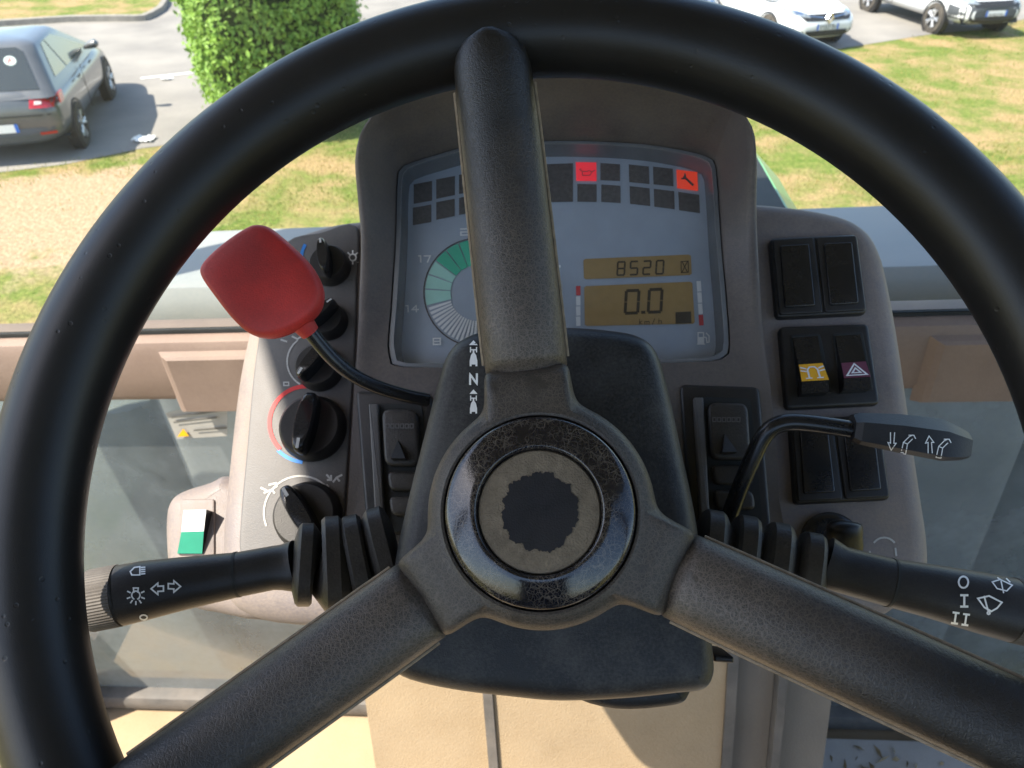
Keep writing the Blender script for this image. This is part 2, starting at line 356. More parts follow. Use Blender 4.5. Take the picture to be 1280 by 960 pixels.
# ================================================================== SETTING
def gnd(px, py, z=0.0):
    r = ray(px, py); t = (z - CAM_H) / r.z; return CO + r * t
def grassmat():
    m, t, b, N, L = nt('dry grass ground')
    tc = N('TexCoord'); b.inputs['Roughness'].default_value = .95; b.inputs['Specular IOR Level'].default_value = .1
    def noise(s, d=6):
        n = N('TexNoise'); n.inputs['Scale'].default_value = s; n.inputs['Detail'].default_value = d; n.inputs['Roughness'].default_value = .62; L(tc.outputs['Object'], n.inputs['Vector']); return n.outputs[0]
    def rng(src, a, c): 
        r = N('MapRange'); r.inputs[1].default_value = a; r.inputs[2].default_value = c; L(src, r.inputs[0]); return r.outputs[0]
    def mix(f, a, c):
        x = N('Mix'); x.data_type = 'RGBA'; L(f, x.inputs[0])
        for i, q in ((6, a), (7, c)):
            if isinstance(q, tuple): x.inputs[i].default_value = (*q, 1)
            else: L(q, x.inputs[i])
        return x.outputs[2]
    g = mix(rng(noise(9), .35, .65), (.085,.135,.022), (.17,.19,.05))
    g = mix(rng(noise(1.1), .42, .60), g, (.30,.215,.105))
    sp = N('VectorMath'); sp.operation = 'DISTANCE'; L(tc.outputs['Object'], sp.inputs[0]); sp.inputs[1].default_value = tuple(gnd(75, 270))
    ad = N('Math'); ad.operation = 'MULTIPLY_ADD'; L(noise(1.6, 8), ad.inputs[0]); ad.inputs[1].default_value = -3.3; L(sp.outputs['Value'], ad.inputs[2])
    f = N('MapRange'); f.inputs[1].default_value = .15; f.inputs[2].default_value = -.35; L(ad.outputs[0], f.inputs[0])
    g = mix(f.outputs[0], g, mix(rng(noise(7), .3, .7), (.37,.275,.18), (.31,.215,.13)))
    hv = N('MapRange'); hv.inputs[1].default_value = .3; hv.inputs[2].default_value = .7; hv.inputs[3].default_value = .55; hv.inputs[4].default_value = 1.45; L(noise(26, 3), hv.inputs[0])
    hm = N('Mix'); hm.data_type = 'RGBA'; hm.blend_type = 'MULTIPLY'; hm.inputs[0].default_value = 1; L(g, hm.inputs[6]); L(hv.outputs[0], hm.inputs[7]); g = hm.outputs[2]
    L(g, b.inputs['Base Color'])
    bp = N('Bump'); bp.inputs['Strength'].default_value = .8; bp.inputs['Distance'].default_value = .03; L(noise(40), bp.inputs['Height']); L(bp.outputs[0], b.inputs['Normal'])
    return m
def asphaltmat():
    m, t, b, N, L = nt('pale asphalt'); tc = N('TexCoord'); b.inputs['Roughness'].default_value = .9; b.inputs['Specular IOR Level'].default_value = .2
    n = N('TexNoise'); n.inputs['Scale'].default_value = .9; n.inputs['Detail'].default_value = 8; L(tc.outputs['Object'], n.inputs['Vector'])
    n2 = N('TexNoise'); n2.inputs['Scale'].default_value = 60; n2.inputs['Detail'].default_value = 3; L(tc.outputs['Object'], n2.inputs['Vector'])
    a = N('Math'); a.operation = 'MULTIPLY_ADD'; a.inputs[1].default_value = .5; L(n2.outputs[0], a.inputs[0]); L(n.outputs[0], a.inputs[2])
    cr = N('ValToRGB'); cr.color_ramp.elements[0].position = .45; cr.color_ramp.elements[0].color = (.165,.155,.145,1); cr.color_ramp.elements[1].position = 1.0; cr.color_ramp.elements[1].color = (.27,.25,.225,1)
    L(a.outputs[0], cr.inputs[0]); L(cr.outputs[0], b.inputs['Base Color'])
    bp = N('Bump'); bp.inputs['Strength'].default_value = .4; bp.inputs['Distance'].default_value = .01; L(n2.outputs[0], bp.inputs['Height']); L(bp.outputs[0], b.inputs['Normal'])
    return m
GRASS = grassmat(); ASPH = asphaltmat()
g = mesh('ground', [(-400,-400,0),(400,-400,0),(400,400,0),(-400,400,0)], [[0,1,2,3]], GRASS, smooth=0, kind='structure')
e1 = (gnd(1280, 27) - gnd(178, 188)).normalized(); e2 = Vector((-e1.y, e1.x, 0))         # along the verge edge, away from the verge
E0 = gnd(178, 188)                                                   # a point of the verge edge
def lot(a, b, z=0.0): p = E0 + e1 * a + e2 * b; return Vector((p.x, p.y, z))
# wavy near edge of the car park
edge = []
for i in range(121):
    a = -60 + i; edge.append(lot(a, .12 * math.sin(a * 1.7) + .10 * math.sin(a * 4.1 + 1), .006))
mesh('car_park', edge + [lot(60, 120, .006), lot(-60, 120, .006)], [list(range(123))], ASPH, smooth=0, kind='structure')
# far grass island with its kerb
isl = [gnd(-420, 40), gnd(88, 28), gnd(193, 22), gnd(199, -18), gnd(120, -80), gnd(-500, -60)]
isl = smooth_closed([Vector((p.x, p.y, 0)) for p in isl], 4)
kerbmat = pm('kerb stone', (.24,.22,.19), .85, .3, .15, 8, bump=.4, bs=60)
o = MB().loft([[Vector((p.x, p.y, .004)) for p in isl], [Vector((p.x, p.y, .13)) for p in isl],
               [Vector((p.x, p.y, .14)) for p in offset([q.to_2d() for q in isl], -.12)]], False, False).build('kerb', kerbmat); o['kind'] = 'structure'
mesh('grass_island', [Vector((p.x, p.y, .135)) for p in offset([q.to_2d() for q in isl], -.11)], [list(range(len(isl)))], GRASS, smooth=0, kind='structure')
# bay markings
paint = pm('worn road paint', (.66,.65,.62), .8, .3, .12, 6, (.25,.24,.22), .4, 5)
c0 = gnd(208, 95); am = (c0 - E0).dot(e1); bm_ = (c0 - E0).dot(e2)
mk = MB()
for (a0, a1, b0, b1) in ((am-.45, am+.9, bm_-.06, bm_+.06), (am-.02, am+.10, bm_-.32, bm_-.06)):
    mk.add([lot(a0,b0,.011), lot(a1,b0,.011), lot(a1,b1,.011), lot(a0,b1,.011)], [[0,1,2,3]])
mk.build('bay_marking', paint, smooth=0)['kind'] = 'structure'
for k in (1, 2, 3, 4):
    a = am + 2.9 * k
    mesh('bay_marking', [lot(a,.4,.011), lot(a+.1,.4,.011), lot(a+.1,5,.011), lot(a,5,.011)], [[0,1,2,3]], paint, smooth=0, kind='structure')
# short grass blades on the verge
def blades(name, n, region, h, mat):
    v = []; f = []
    for i in range(n):
        p = region()
        if p is None: continue
        a = random.uniform(0, math.pi*2); hh = h * random.uniform(.4, 1.2); l = random.uniform(-.6, .6) * hh; wd = random.uniform(.004, .009)
        dx, dy = math.cos(a), math.sin(a); k = len(v)
        v += [(p.x - dy*wd, p.y + dx*wd, p.z), (p.x + dy*wd, p.y - dx*wd, p.z), (p.x + dx*l, p.y + dy*l, p.z + hh)]; f.append([k, k+1, k+2])
    o = mesh(name, v, f, mat, smooth=0, kind='stuff'); return o
def bladecol(name, c1, c2):
    m, t, b, N, L = nt(name); tc = N('TexCoord'); n = N('TexNoise'); n.inputs['Scale'].default_value = 1.3; n.inputs['Detail'].default_value = 6; L(tc.outputs['Object'], n.inputs['Vector'])
    cr = N('ValToRGB'); cr.color_ramp.elements[0].position = .42; cr.color_ramp.elements[1].position = .6; cr.color_ramp.elements[0].color = (*c1, 1); cr.color_ramp.elements[1].color = (*c2, 1); L(n.outputs[0], cr.inputs[0]); L(cr.outputs[0], b.inputs['Base Color'])
    b.inputs['Roughness'].default_value = .8; b.inputs['Specular IOR Level'].default_value = .1
    tl = N('BsdfTranslucent'); L(cr.outputs[0], tl.inputs[0]); mx = N('MixShader'); mx.inputs[0].default_value = .5; L(b.outputs[0], mx.inputs[1]); L(tl.outputs[0], mx.inputs[2]); L(mx.outputs[0], t.nodes['Material Output'].inputs[0]); return m
BL = bladecol('grass blade', (.15,.22,.03), (.40,.32,.12))
patch = gnd(75, 270)
from mathutils import noise as mnoise
def verge():
    px, py = random.uniform(-40, 1320), random.uniform(20, 470)
    p = gnd(px, py) if py > 20 else None
    if p is None or (p - E0).dot(e2) > random.uniform(-.25, .15): return None
    q = mnoise.noise(Vector((p.x, p.y, 0)) * .9)
    if q < random.uniform(-.35, .25): return None
    if (p - patch).length < 1.35 + q * 1.2 and random.random() > .03: return None
    return p
o = blades('grass', 90000, verge, .045, BL); o['label'] = 'short half dry grass on the verge beside the tractor'; o['category'] = 'grass'

# ------------------------------------------------------------------ clipped bush
def bush(name, base, hx, hy, h, label):
    Mb = Matrix.Translation(base) @ Matrix.Rotation(math.atan2(e1.y, e1.x), 4, 'Z')
    t = thing(name, Mb, label, 'bush')
    v = []; f = []
    lm, tt, b, N, L = nt('bush leaf'); oi = N('TexCoord'); n = N('TexNoise'); n.inputs['Scale'].default_value = 9; n.inputs['Detail'].default_value = 6; n.inputs['Roughness'].default_value = .8; L(oi.outputs['Object'], n.inputs['Vector'])
    cr = N('ValToRGB'); cr.color_ramp.elements[0].position = .36; cr.color_ramp.elements[1].position = .66; cr.color_ramp.elements[0].color = (.10,.22,.025,1); cr.color_ramp.elements[1].color = (.32,.48,.085,1); L(n.outputs[0], cr.inputs[0]); L(cr.outputs[0], b.inputs['Base Color'])
    b.inputs['Roughness'].default_value = .5; b.inputs['Specular IOR Level'].default_value = .3; tlb = N('BsdfTranslucent'); L(cr.outputs[0], tlb.inputs[0]); mxb = N('MixShader'); mxb.inputs[0].default_value = .3; L(b.outputs[0], mxb.inputs[1]); L(tlb.outputs[0], mxb.inputs[2]); L(mxb.outputs[0], tt.nodes['Material Output'].inputs[0])
    def surf(u, vv, k):
        # rounded box, radially: direction then scale
        d = Vector((math.cos(u) * math.cos(vv), math.sin(u) * math.cos(vv), math.sin(vv)))
        p = 5.0; e = (abs(d.x)**p + abs(d.y)**p + abs(d.z)**p) ** (-1/p)
        q = d * e * k; bul = 1 + .07 * mnoise.noise(d * 3.1) + .07 * mnoise.noise(d * 8)
        return Vector((q.x * hx * bul, q.y * hy * bul, h * .5 * (1 + q.z) + .12))
    for i in range(22000):
        z = random.uniform(-1, 1); u = random.uniform(0, 2*math.pi); k = 1 - abs(random.gauss(0, .07)) + (random.uniform(.03, .11) if random.random() < .07 else 0)
        p = surf(u, math.asin(z), k); s = random.uniform(.024, .062)
        if mnoise.noise(p * 6) < -.32 and k > .93: continue
        n = Vector((random.gauss(0, .7) + math.cos(u), random.gauss(0, .7) + math.sin(u), random.gauss(0, .6) + .5)).normalized()
        a = n.orthogonal().normalized(); a.rotate(Matrix.Rotation(random.uniform(0, 6.3), 3, n)); bb = n.cross(a); c = len(v)
        v += [p - a*s, p + bb*s*.55 + n*s*.15, p + a*s, p - bb*s*.55 + n*s*.15]; f += [[c, c+1, c+2], [c, c+2, c+3]]
    mesh('foliage', v, f, lm, t, smooth=0)
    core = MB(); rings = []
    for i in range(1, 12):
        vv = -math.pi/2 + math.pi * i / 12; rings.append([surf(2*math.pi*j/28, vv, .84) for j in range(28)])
    core.loft(rings).build('shade_core', pm('bush shade', (.03,.05,.015), .9, .1, .3, 6), t)  # solid core, its dark colour stands in for shade between the leaves
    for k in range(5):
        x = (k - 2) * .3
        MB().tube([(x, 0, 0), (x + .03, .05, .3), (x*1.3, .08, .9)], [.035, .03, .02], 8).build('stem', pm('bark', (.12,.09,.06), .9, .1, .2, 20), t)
    return t
bb_ = gnd(338, 178); bush('clipped_bush', Vector((bb_.x + .05, bb_.y + .95, 0)), 1.18, 1.05, 3.0, 'dense green clipped bush at the edge of the car park')

# ------------------------------------------------------------------ litter and flowers
pap = pm('litter paper', (.75,.74,.72), .7, .3, .05, 30)
def litter(p, s, label):
    t = []; n = 9
    for i in range(n):
        for j in range(n):
            x, y = (i/(n-1)-.5), (j/(n-1)-.5)
            t.append((p.x + x*s*1.2, p.y + y*s, .03 + s*.35*abs(mnoise.noise(Vector((x*4, y*4, s*50))))))
    f = [[i*n+j, (i+1)*n+j, (i+1)*n+j+1, i*n+j+1] for i in range(n-1) for j in range(n-1)]
    o = mesh('litter', t, f, pap, smooth=0); o['label'] = label; o['category'] = 'litter'; o['group'] = 'litter by the car park'
litter(gnd(181, 176), .24, 'crumpled white litter at the verge edge below the dark grey car')
litter(gnd(208, 100), .14, 'small white scrap of litter on the painted bay line')
fy = pm('yellow petals', (.75,.52,.02), .6, .3, .1, 30); fg = pm('flower stem', (.08,.16,.03), .7, .2, .1, 30)
fp = gnd(1250, 30); ft = thing('yellow_flowers', Matrix.Translation(fp), 'small yellow wildflower clump on the verge in front of the grey bumper', 'flowers')
for k in range(7):
    x, y, h = random.uniform(-.22, .22), random.uniform(-.08, .08), random.uniform(.08, .16)
    MB().tube([(x, y, 0), (x*1.1, y, h)], .006, 5).build('stem', fg, ft)
    MB().revolve([(.004, h), (.04, h+.012), (.05, h+.03), (.02, h+.035)], 8, (x*1.1, y, 0), True, True).build('blossom', fy, ft)

# ------------------------------------------------------------------ parked cars
CG = pm('car glass', (.015,.022,.022), .05, .6, .1, 2, coat=.6)
CGG = pm('car glass greenish', (.05,.075,.065), .06, .6, .1, 2, coat=.6)
TY = pm('tyre', (.02,.02,.02), .8, .3, .15, 30, DUST, .2, 10); AL = pm('alloy', (.45,.45,.46), .35, .5, .05, 30, metal=.6)
BLK = pm('car black trim', (.02,.02,.022), .5, .4, .1, 20); HL = pm('headlamp', (.22,.25,.28), .1, .6, .2, 12, coat=.8); TL = pm('tail lamp red', (.45,.012,.015), .15, .6, .2, 14, coat=.8)
TLW = pm('tail lamp clear', (.72,.62,.58), .15, .6, .1, 14, coat=.8); PL = pm('number plate', (.72,.73,.72), .4, .4, .05, 30); PB = pm('plate band', (.03,.13,.50), .4, .4, .05, 30)
CHR = pm('chrome', (.7,.7,.7), .15, .5, .05, 30, metal=1.0); REFL = pm('reflector', (.38,.02,.02), .2, .5, .1, 20)
def car(name, M0, paint, label, front, rear, lower=None, high=0.0, sticker=False):
    t = thing(name, M0, label, 'car', 'cars parked along the verge')
    L_, hw = 4.05, .85
    st = [(0,.64,.40,.80),(.03,.74,.32,.90),(.12,.80,.26,.96),(.4,.845,.20,.99),(.9,.85,.18,.985),(1.6,.85,.18,.965),(2.5,.85,.18,.945),(3.0,.85,.19,.93),(3.35,.84,.2,.89),(3.65,.81,.21,.83),(3.85,.76,.23,.77),(3.98,.67,.27,.70),(4.05,.54,.33,.60)]
    xs = [s[0] for s in st]
    def at_x(x):
        for a, b in zip(st, st[1:]):
            if a[0] <= x <= b[0]:
                k = (x - a[0]) / (b[0] - a[0]); return [a[i] + (b[i]-a[i])*k for i in range(4)]
    rings = []; ns = 44
    for i in range(ns + 1):
        u = i / ns; x = L_ * (u - .06 * math.sin(4 * math.pi * u) / 2)
        _, h, zb, zt_ = at_x(min(max(x, 0), L_)); zc, zh = (zb + zt_) / 2, (zt_ - zb) / 2; r = []
        for j in range(36):
            a = 2*math.pi*j/36; p = 3.6; c, s = math.cos(a), math.sin(a); e = (abs(c)**p + abs(s)**p) ** (-1/p)
            y = c*e*h; z = zc + s*e*zh
            if s > 0: y *= 1 - .10 * (s*e) ** 2
            r.append((x, y, z + high))
        rings.append(r)
    body = MB().loft(rings).build('body', paint, t, smooth=50)
    zb, zr = .93 + high, 1.43 + high
    def gring(k):
        x0 = .10 + .58*k; x1 = 3.05 - 1.15*k; h = .79 - .22*k
        return [Vector((p.x, p.y, zb + (zr-zb)*k)) for p in rr(x0, -h, x1, h, .17, 6)]
    rg = [gring(k) for k in (-.12, 0, .25, .5, .75, .93)]
    for q, (sc, dz) in enumerate(((.97, .012), (.90, .035), (.7, .055), (.35, .07))):
        r = gring(.95); c = sum(r, Vector()) / len(r); rg.append([Vector((c.x + (p.x-c.x)*sc, c.y + (p.y-c.y)*sc, zr - .03 + dz)) for p in r])
    MB().loft(rg).build('roof', paint, t, smooth=50)
    def gp(kind, u, k, off=.006):
        x0 = .10 + .58*k; x1 = 3.05 - 1.15*k; h = .79 - .22*k; z = zb + (zr-zb)*k
        if kind == 'rear': return Vector((x0 - off, (u*2-1)*(h-.14), z + off*.6))
        if kind == 'front': return Vector((x1 + off, (u*2-1)*(h-.14), z + off))
        s = 1 if kind == 'left' else -1
        xa, xb = x0 + .14, x1 - .14
        return Vector((xa + (xb-xa)*u, s*(h + off), z + off*.4))
    def pane(kind, q, mat=CG, nm='window'):
        return mesh(nm, [gp(kind, u, k) for u, k in q], [list(range(len(q)))], mat, t, smooth=0)
    pane('rear', [(.0,.06),(1.0,.06),(1.0,.84),(.93,.93),(.07,.93),(.0,.84)]); pane('front', [(.0,.06),(1,.06),(.98,.92),(.02,.92)], CG, 'windscreen')
    for sd in ('left', 'right'):
        pane(sd, [(.10,.16),(.36,.12),(.345,.88),(.20,.86)], CGG); pane(sd, [(.39,.12),(.93,.10),(.84,.60),(.70,.87),(.375,.88)], CGG)
        s = 1 if sd == 'left' else -1
        mi = MB().tube([(2.42,s*.80,.98+high),(2.40,s*.90,1.02+high),(2.40,s*.98,1.04+high),(2.41,s*1.02,1.03+high)], [.03,.07,.085,.04], 12, asp=.8).build('mirror', paint, t)
        for dx in (1.32, 2.18): MB().box((dx, s*.853-.006, .80+high), (dx+.16, s*.853+.006, .825+high)).build('door_handle', BLK, t)
        MB().box((1.64, s*.8500-.003, .30+high), (1.648, s*.8500+.003, .92+high)).build('door_gap', BLK, t, smooth=0)
    for x in (.72, 3.22):
        for s in (1, -1):
            Mw = Matrix.Translation((x, s*(hw-.09), .31)) @ Matrix.Rotation(R(90), 4, 'X') @ (Matrix.Rotation(R(180), 4, 'X') if s > 0 else Matrix.Identity(4))
            def tr(mb): mb.v = [Mw @ p for p in mb.v]; return mb
            tr(MB().revolve([(.36+high*.3,-.05),(.36+high*.3,.094),(.33,.094)], 32)).build('wheel_arch', BLK, t)
            wh = tr(MB().revolve([(.19,-.06),(.30,-.06),(.315,-.03),(.315,.08),(.30,.105),(.21,.11),(.20,.09)], 32)).build('wheel', TY, t)
            rm = MB().revolve([(.20,.09),(.195,.10),(.185,.07),(.05,.06),(.045,.085),(0.001,.085)], 32)
            tr(rm).build('rim', BLK if front != 'captur' else BLK, wh)
            sp = MB()
            for k in range(5):
                a = 2*math.pi*k/5
                for q in (-.16, .16): sp.tube([(.03*math.cos(a), .03*math.sin(a), .085), (.12*math.cos(a+q*.6), .12*math.sin(a+q*.6), .098), (.192*math.cos(a+q), .192*math.sin(a+q), .10)], [.03,.024,.026], 6)
            tr(sp).build('rim_spokes', AL, wh)
    tree = BVHTree.FromPolygons([v.co.copy() for v in body.data.vertices], [list(p.vertices) for p in body.data.polygons])
    def decal(nm, q, mat, back=False, off=.008, n=8, par=None):
        "four (y, z) corners laid on the nose or tail of the body"
        q = [Vector(p) for p in q]; v = []
        for i in range(n+1):
            for j in range(n+1):
                a = q[0].lerp(q[1], i/n); b = q[3].lerp(q[2], i/n); p = a.lerp(b, j/n)
                h = tree.ray_cast(Vector((-2 if back else 6, p.x, p.y + high)), Vector((1 if back else -1, 0, 0)))
                if h[0] is None: h = (Vector((.25 if back else 3.8, p.x, p.y + high)),)
                v.append(h[0] + Vector((-off if back else off, 0, 0)))
        f = [[i*(n+1)+j, (i+1)*(n+1)+j, (i+1)*(n+1)+j+1, i*(n+1)+j+1] for i in range(n) for j in range(n)]
        return mesh(nm, v, f, mat, par or t, smooth=60)
    if lower:
        decal('lower_bumper', [(-.78,.25),(.78,.25),(.78,.50 if rear else .70),(-.78,.50 if rear else .70)], lower, back=(rear is not None), off=.006, n=16)
        if front == 'van':
            for s in (1, -1):
                v = []
                for i in range(7):
                    for j in range(5):
                        x, z = 3.56 + .40*i/6, .25 + .45*j/4 + high
                        h = tree.ray_cast(Vector((x, s*2, z)), Vector((0, -s, 0))); v.append((h[0] if h[0] else Vector((x, s*.7, z))) + Vector((0, s*.008, 0)))
                mesh('corner_trim', v, [[i*5+j, (i+1)*5+j, (i+1)*5+j+1, i*5+j+1] for i in range(6) for j in range(4)], lower, t, smooth=60)
    # tail
    for s in (1, -1):
        tl = decal('tail_light', [(s*.47,.76),(s*.795,.74),(s*.79,.92),(s*.50,.89)], TL, True, .012)
        decal('tail_light_lens', [(s*.54,.80),(s*.63,.80),(s*.63,.835),(s*.55,.84)], TLW, True, .018, 4, tl)
        decal('reflector', [(s*.50,.40),(s*.70,.40),(s*.70,.44),(s*.50,.44)], REFL, True, .012, 4)
        MB().box((.13, s*.845-.01 if s > 0 else -.835-.01, .77+high), (.34, s*.845+.004 if s > 0 else -.835+.004, .90+high)).build('tail_light', TL, t)
    pb = decal('number_plate', [(-.26,.46),(.26,.46),(.26,.57),(-.26,.57)], PL, True, .014, 4); decal('plate_band', [(-.26,.46),(-.215,.46),(-.215,.57),(-.26,.57)], PB, True, .018, 2, pb)
    decal('tailgate_gap', [(-.70,.655),(.70,.655),(.70,.67),(-.70,.67)], BLK, True, .010, 10)
    if sticker:
        c = gp('rear', .20, .66, .011); ux = Vector((0, -1, 0)); uz = (gp('rear', .2, .9) - gp('rear', .2, .1)).normalized()
        d = mesh('sticker', [c + ux*.075*math.cos(a*.2618) + uz*.075*math.sin(a*.2618) for a in range(24)], [list(range(24))], pm('sticker disc', (.42,.50,.48), .5, .3, .05, 30), t, smooth=0)
        v, f = ribbons(GL['A'], .16); nrm = ux.cross(uz)
        nrm = nrm if nrm.x < 0 else -nrm
        mesh('sticker_letter', [c + nrm*.004 + ux*p.x*.09 + uz*p.y*.09 for p in v], f, M['red'], d, smooth=0)
    # nose
    if front:
        for s in (1, -1):
            if front == 'hatch':
                hl = decal('headlight', [(s*.40,.66),(s*.76,.70),(s*.74,.80),(s*.44,.735)], HL, False, .012); decal('headlight_core', [(s*.52,.70),(s*.64,.71),(s*.64,.755),(s*.53,.745)], CHR, False, .02, 3, hl)
                decal('fog_trim', [(s*.46,.31),(s*.70,.33),(s*.74,.47),(s*.60,.40)], BLK, False, .012); decal('running_light', [(s*.50,.36),(s*.62,.36),(s*.70,.45),(s*.62,.41)], PL, False, .02)
            else:
                decal('headlight', [(s*.42,.66),(s*.76,.68),(s*.74,.84),(s*.46,.78)], HL, False, .012)
        decal('grille', [(-.50,.60),(.50,.60),(.66,.715),(-.66,.715)], BLK, False, .012); decal('lower_intake', [(-.50,.30),(.50,.30),(.60,.42),(-.60,.42)], BLK, False, .012)
        if front == 'hatch':
            for s in (1, -1): decal('grille_bar', [(s*.10,.645),(s*.44,.685),(s*.44,.70),(s*.10,.665)], CHR, False, .02)
            v = []
            for rx, rz, x in ((.10,.135,4.075), (.085,.115,4.100), (.05,.07,4.100), (.036,.053,4.07)):
                v.append([(x, rx, .655), (x, 0, .655+rz), (x, -rx, .655), (x, 0, .655-rz)])
            MB().loft(v, False, False).build('diamond_badge', CHR, t, smooth=0)
        fp_ = decal('number_plate', [(-.26,.43),(.26,.43),(.26,.54),(-.26,.54)], PL, False, .02, 4)
        for s in (1, -1): decal('plate_band', [(s*.26,.43),(s*.215,.43),(s*.215,.54),(s*.26,.54)], PB, False, .025, 2, fp_)
        for i, ch in enumerate('BY8227BA'):
            if ch not in GL: continue
            v, f = ribbons(GL[ch], .22)
            mesh('plate_character', [Vector((4.086, (i-3.5)*-.048*-1 + p.x*.036, .485 + p.y*.07)) for p in v], f, BLK, fp_, smooth=0)
    return t
def carpaint(n, c): return pm(n, c, .28, .5, .04, 3, (.3,.27,.23), .08, 3, coat=.7)
ang = math.atan2(e2.y, e2.x)
rw = gnd(106, 181)      # rear right wheel foot of the dark hatchback
def carM(foot, x, y, a): 
    Mr = Matrix.Rotation(a, 4, 'Z'); return Matrix.Translation(foot - Mr.to_3x3() @ Vector((x, y, 0))) @ Mr
DG = carpaint('dark grey paint', (.07,.077,.086))
car('parked_car', carM(rw, .72, -.80, R(90 + 14.5)), DG, 'dark grey hatchback with red tail lights parked left of the bush', None, True, lower=pm('blue grey bumper', (.06,.075,.10), .4, .5, .05, 10), sticker=True)
fw = gnd(957, 57); WP = carpaint('white paint', (.62,.63,.64))
car('parked_car', carM(fw, 3.22, -.80, R(-72)), WP, 'white hatchback with black grille and diamond badge nosing up to the verge', 'hatch', None)
fd = gnd(1163, 41)
car('parked_car', carM(fd, 3.22, -.80, R(-78)), WP, 'white car with grey plastic front bumper at the far right', 'van', None, lower=pm('grey bumper', (.055,.06,.068), .6, .4, .05, 20), high=.04)
fb = gnd(800, 40)
car('parked_car', carM(fb, 3.22, -.80, R(-86)), carpaint('dark blue paint', (.03,.045,.09)), 'dark blue car just showing above the wheel rim beside the white hatchback', 'hatch', None)

# ================================================================== TRACTOR OUTSIDE THE CAB
def tbox(name, a, b, mat, parent, bev=.01, **k):
    "bevelled box in tractor axes"
    mb = MB(); x0, y0, z0 = a; x1, y1, z1 = b; rings = []
    for z, i in ((z0, bev), (z0+bev*.3, bev*.3), (z0+bev, 0), (z1-bev, 0), (z1-bev*.3, bev*.3), (z1, bev)):
        rings.append([(p.x, p.y, z) for p in rr(x0+i, y0+i, x1-i, y1-i, max(bev, .001)*1.2, 3)])
    return mb.loft(rings).build(name, mat, parent, **k)
bo = thing('tractor_bonnet', T, 'pale green tractor bonnet beyond the windscreen behind the instrument hood', 'bonnet')
rings = []
for y, hw_, z in ((1.0,.36,-.46),(1.3,.36,-.46),(1.8,.34,-.49),(2.3,.31,-.54),(2.55,.28,-.60),(2.65,.22,-.70)):
    rings.append([(-.02 + q*hw_, y, z - d) for q, d in ((-1,.62),(-1,.10),(-.97,.03),(-.88,0),(-.4,-.012),(0,-.015),(.4,-.012),(.88,0),(.97,.03),(1,.10),(1,.62))])
MB().loft(rings).build('bonnet_shell', M['bonnet'], bo)
MB().loft([[(-.02 + q*.30, y, z) for q in (-1,1)] + [(-.02 + q*.30, y, z-.03) for q in (1,-1)] for y, z in ((1.01,-.438),(1.3,-.438),(1.8,-.468),(2.25,-.512))]).build('bonnet_top', M['darkgrille'], bo, smooth=40)
for s in (-1, 1):
    for k in range(5): tbox('side_slot', (-.02+s*.352-.012, 1.25+k*.15, -.80), (-.02+s*.352+.012, 1.33+k*.15, -.62), M['darkgrille'], bo, .004)
co = thing('cowl', T, 'wide pale grey cowl just in front of the windscreen', 'cowl')
rings = []
for z, e in ((-2.3,.0),(-.49,0),(-.462,.012),(-.447,.04)):
    rings.append([(p.x, p.y, z) for p in rr(-.66+e, .86+e*.3, .62-e, 1.10-e, .05, 4)])
MB().loft(rings).build('cowl_body', M['cowl'], co)
MB().tube([(-.50,.84,-1.15),(-.48,.83,-.95),(-.40,.83,-.86),(-.38,.84,-.6)], .018, 10).build('hose', M['darkgrille'], co)
for s in (-1, 1): tbox('cowl_wing', (-1.55 if s < 0 else .64, .88, -2.3), (-.68 if s < 0 else 1.5, 1.04, -.66), M['wing'], co, .04)
tbox('battery_box', (-.62,.78,-1.24), (-.36,.855,-1.04), M['darkgrille'], co, .015)

# ================================================================== CAB
cabt = thing('tractor_cab', T, 'tractor cab frame with windscreen, crossbar and dusty lower panes', 'cab')
BARY, BARZ = .69, -.42
tbox('crossbar', (-.95, BARY, BARZ-.085), (.95, BARY+.06, BARZ), M['frame'], cabt, .012)
for s in (-1, 1):          # the raised sections of the bar beside the console
    xa, xb = (-.485, -.15) if s < 0 else (.345, .66)
    rings = []
    for y, e in ((BARY+.002, 0), (BARY-.007, .008), (BARY-.010, .014)):
        rings.append([(xa + e, y, BARZ-.012-e*.5), (xb - e, y, BARZ-.012-e*.5), (xb - e, y, BARZ-.096+e*.4), (xa + e, y, BARZ-.096+e*.4)])
    MB().loft(rings).build('bar_cover', M['frame'], cabt, smooth=0)
tbox('windscreen_seal', (-.93, BARY+.016, BARZ+.001), (.93, BARY+.022, BARZ+.005), M['darkgrille'], cabt, .004)
def pane(name, x0, x1, z0, z1, y0, y1, mat, label=None):
    "a 5 mm thick sheet leaning from y0 (bottom) to y1 (top)"
    v = [(x0,y0,z0),(x1,y0,z0),(x1,y1,z1),(x0,y1,z1)]
    return mesh(name, v, [[0,1,2,3]], mat, cabt, smooth=0, label=label)
pane('windscreen', -.93, .93, BARZ+.004, .56, BARY+.02, BARY+.10, M['windscreen'], 'large clear windscreen above the crossbar')
lg = pane('lower_pane', -.93, -.20, -1.21, BARZ-.08, .76, .72, M['lowglass'], 'dusty lower pane left of the console')
pane('lower_pane', .24, .93, -1.21, BARZ-.08, .76, .72, M['lowglass'], 'dusty lower pane right of the console')
for s in (-1, 1):
    MB().tube([(s*.95,.72,-1.25),(s*.96,.74,-.45),(s*.90,.79,.56)], .035, 12, p=4).build('pillar', M['frame'], cabt)
    MB().tube([(s*1.02,-.55,-1.25),(s*1.03,-.55,-.4),(s*.98,-.5,.56)], .035, 12, p=4).build('pillar', M['frame'], cabt)
    tbox('sill', (s*1.0-.05, -1.2, -1.3), (s*1.0+.05, .8, -1.19), M['frame'], cabt, .02)
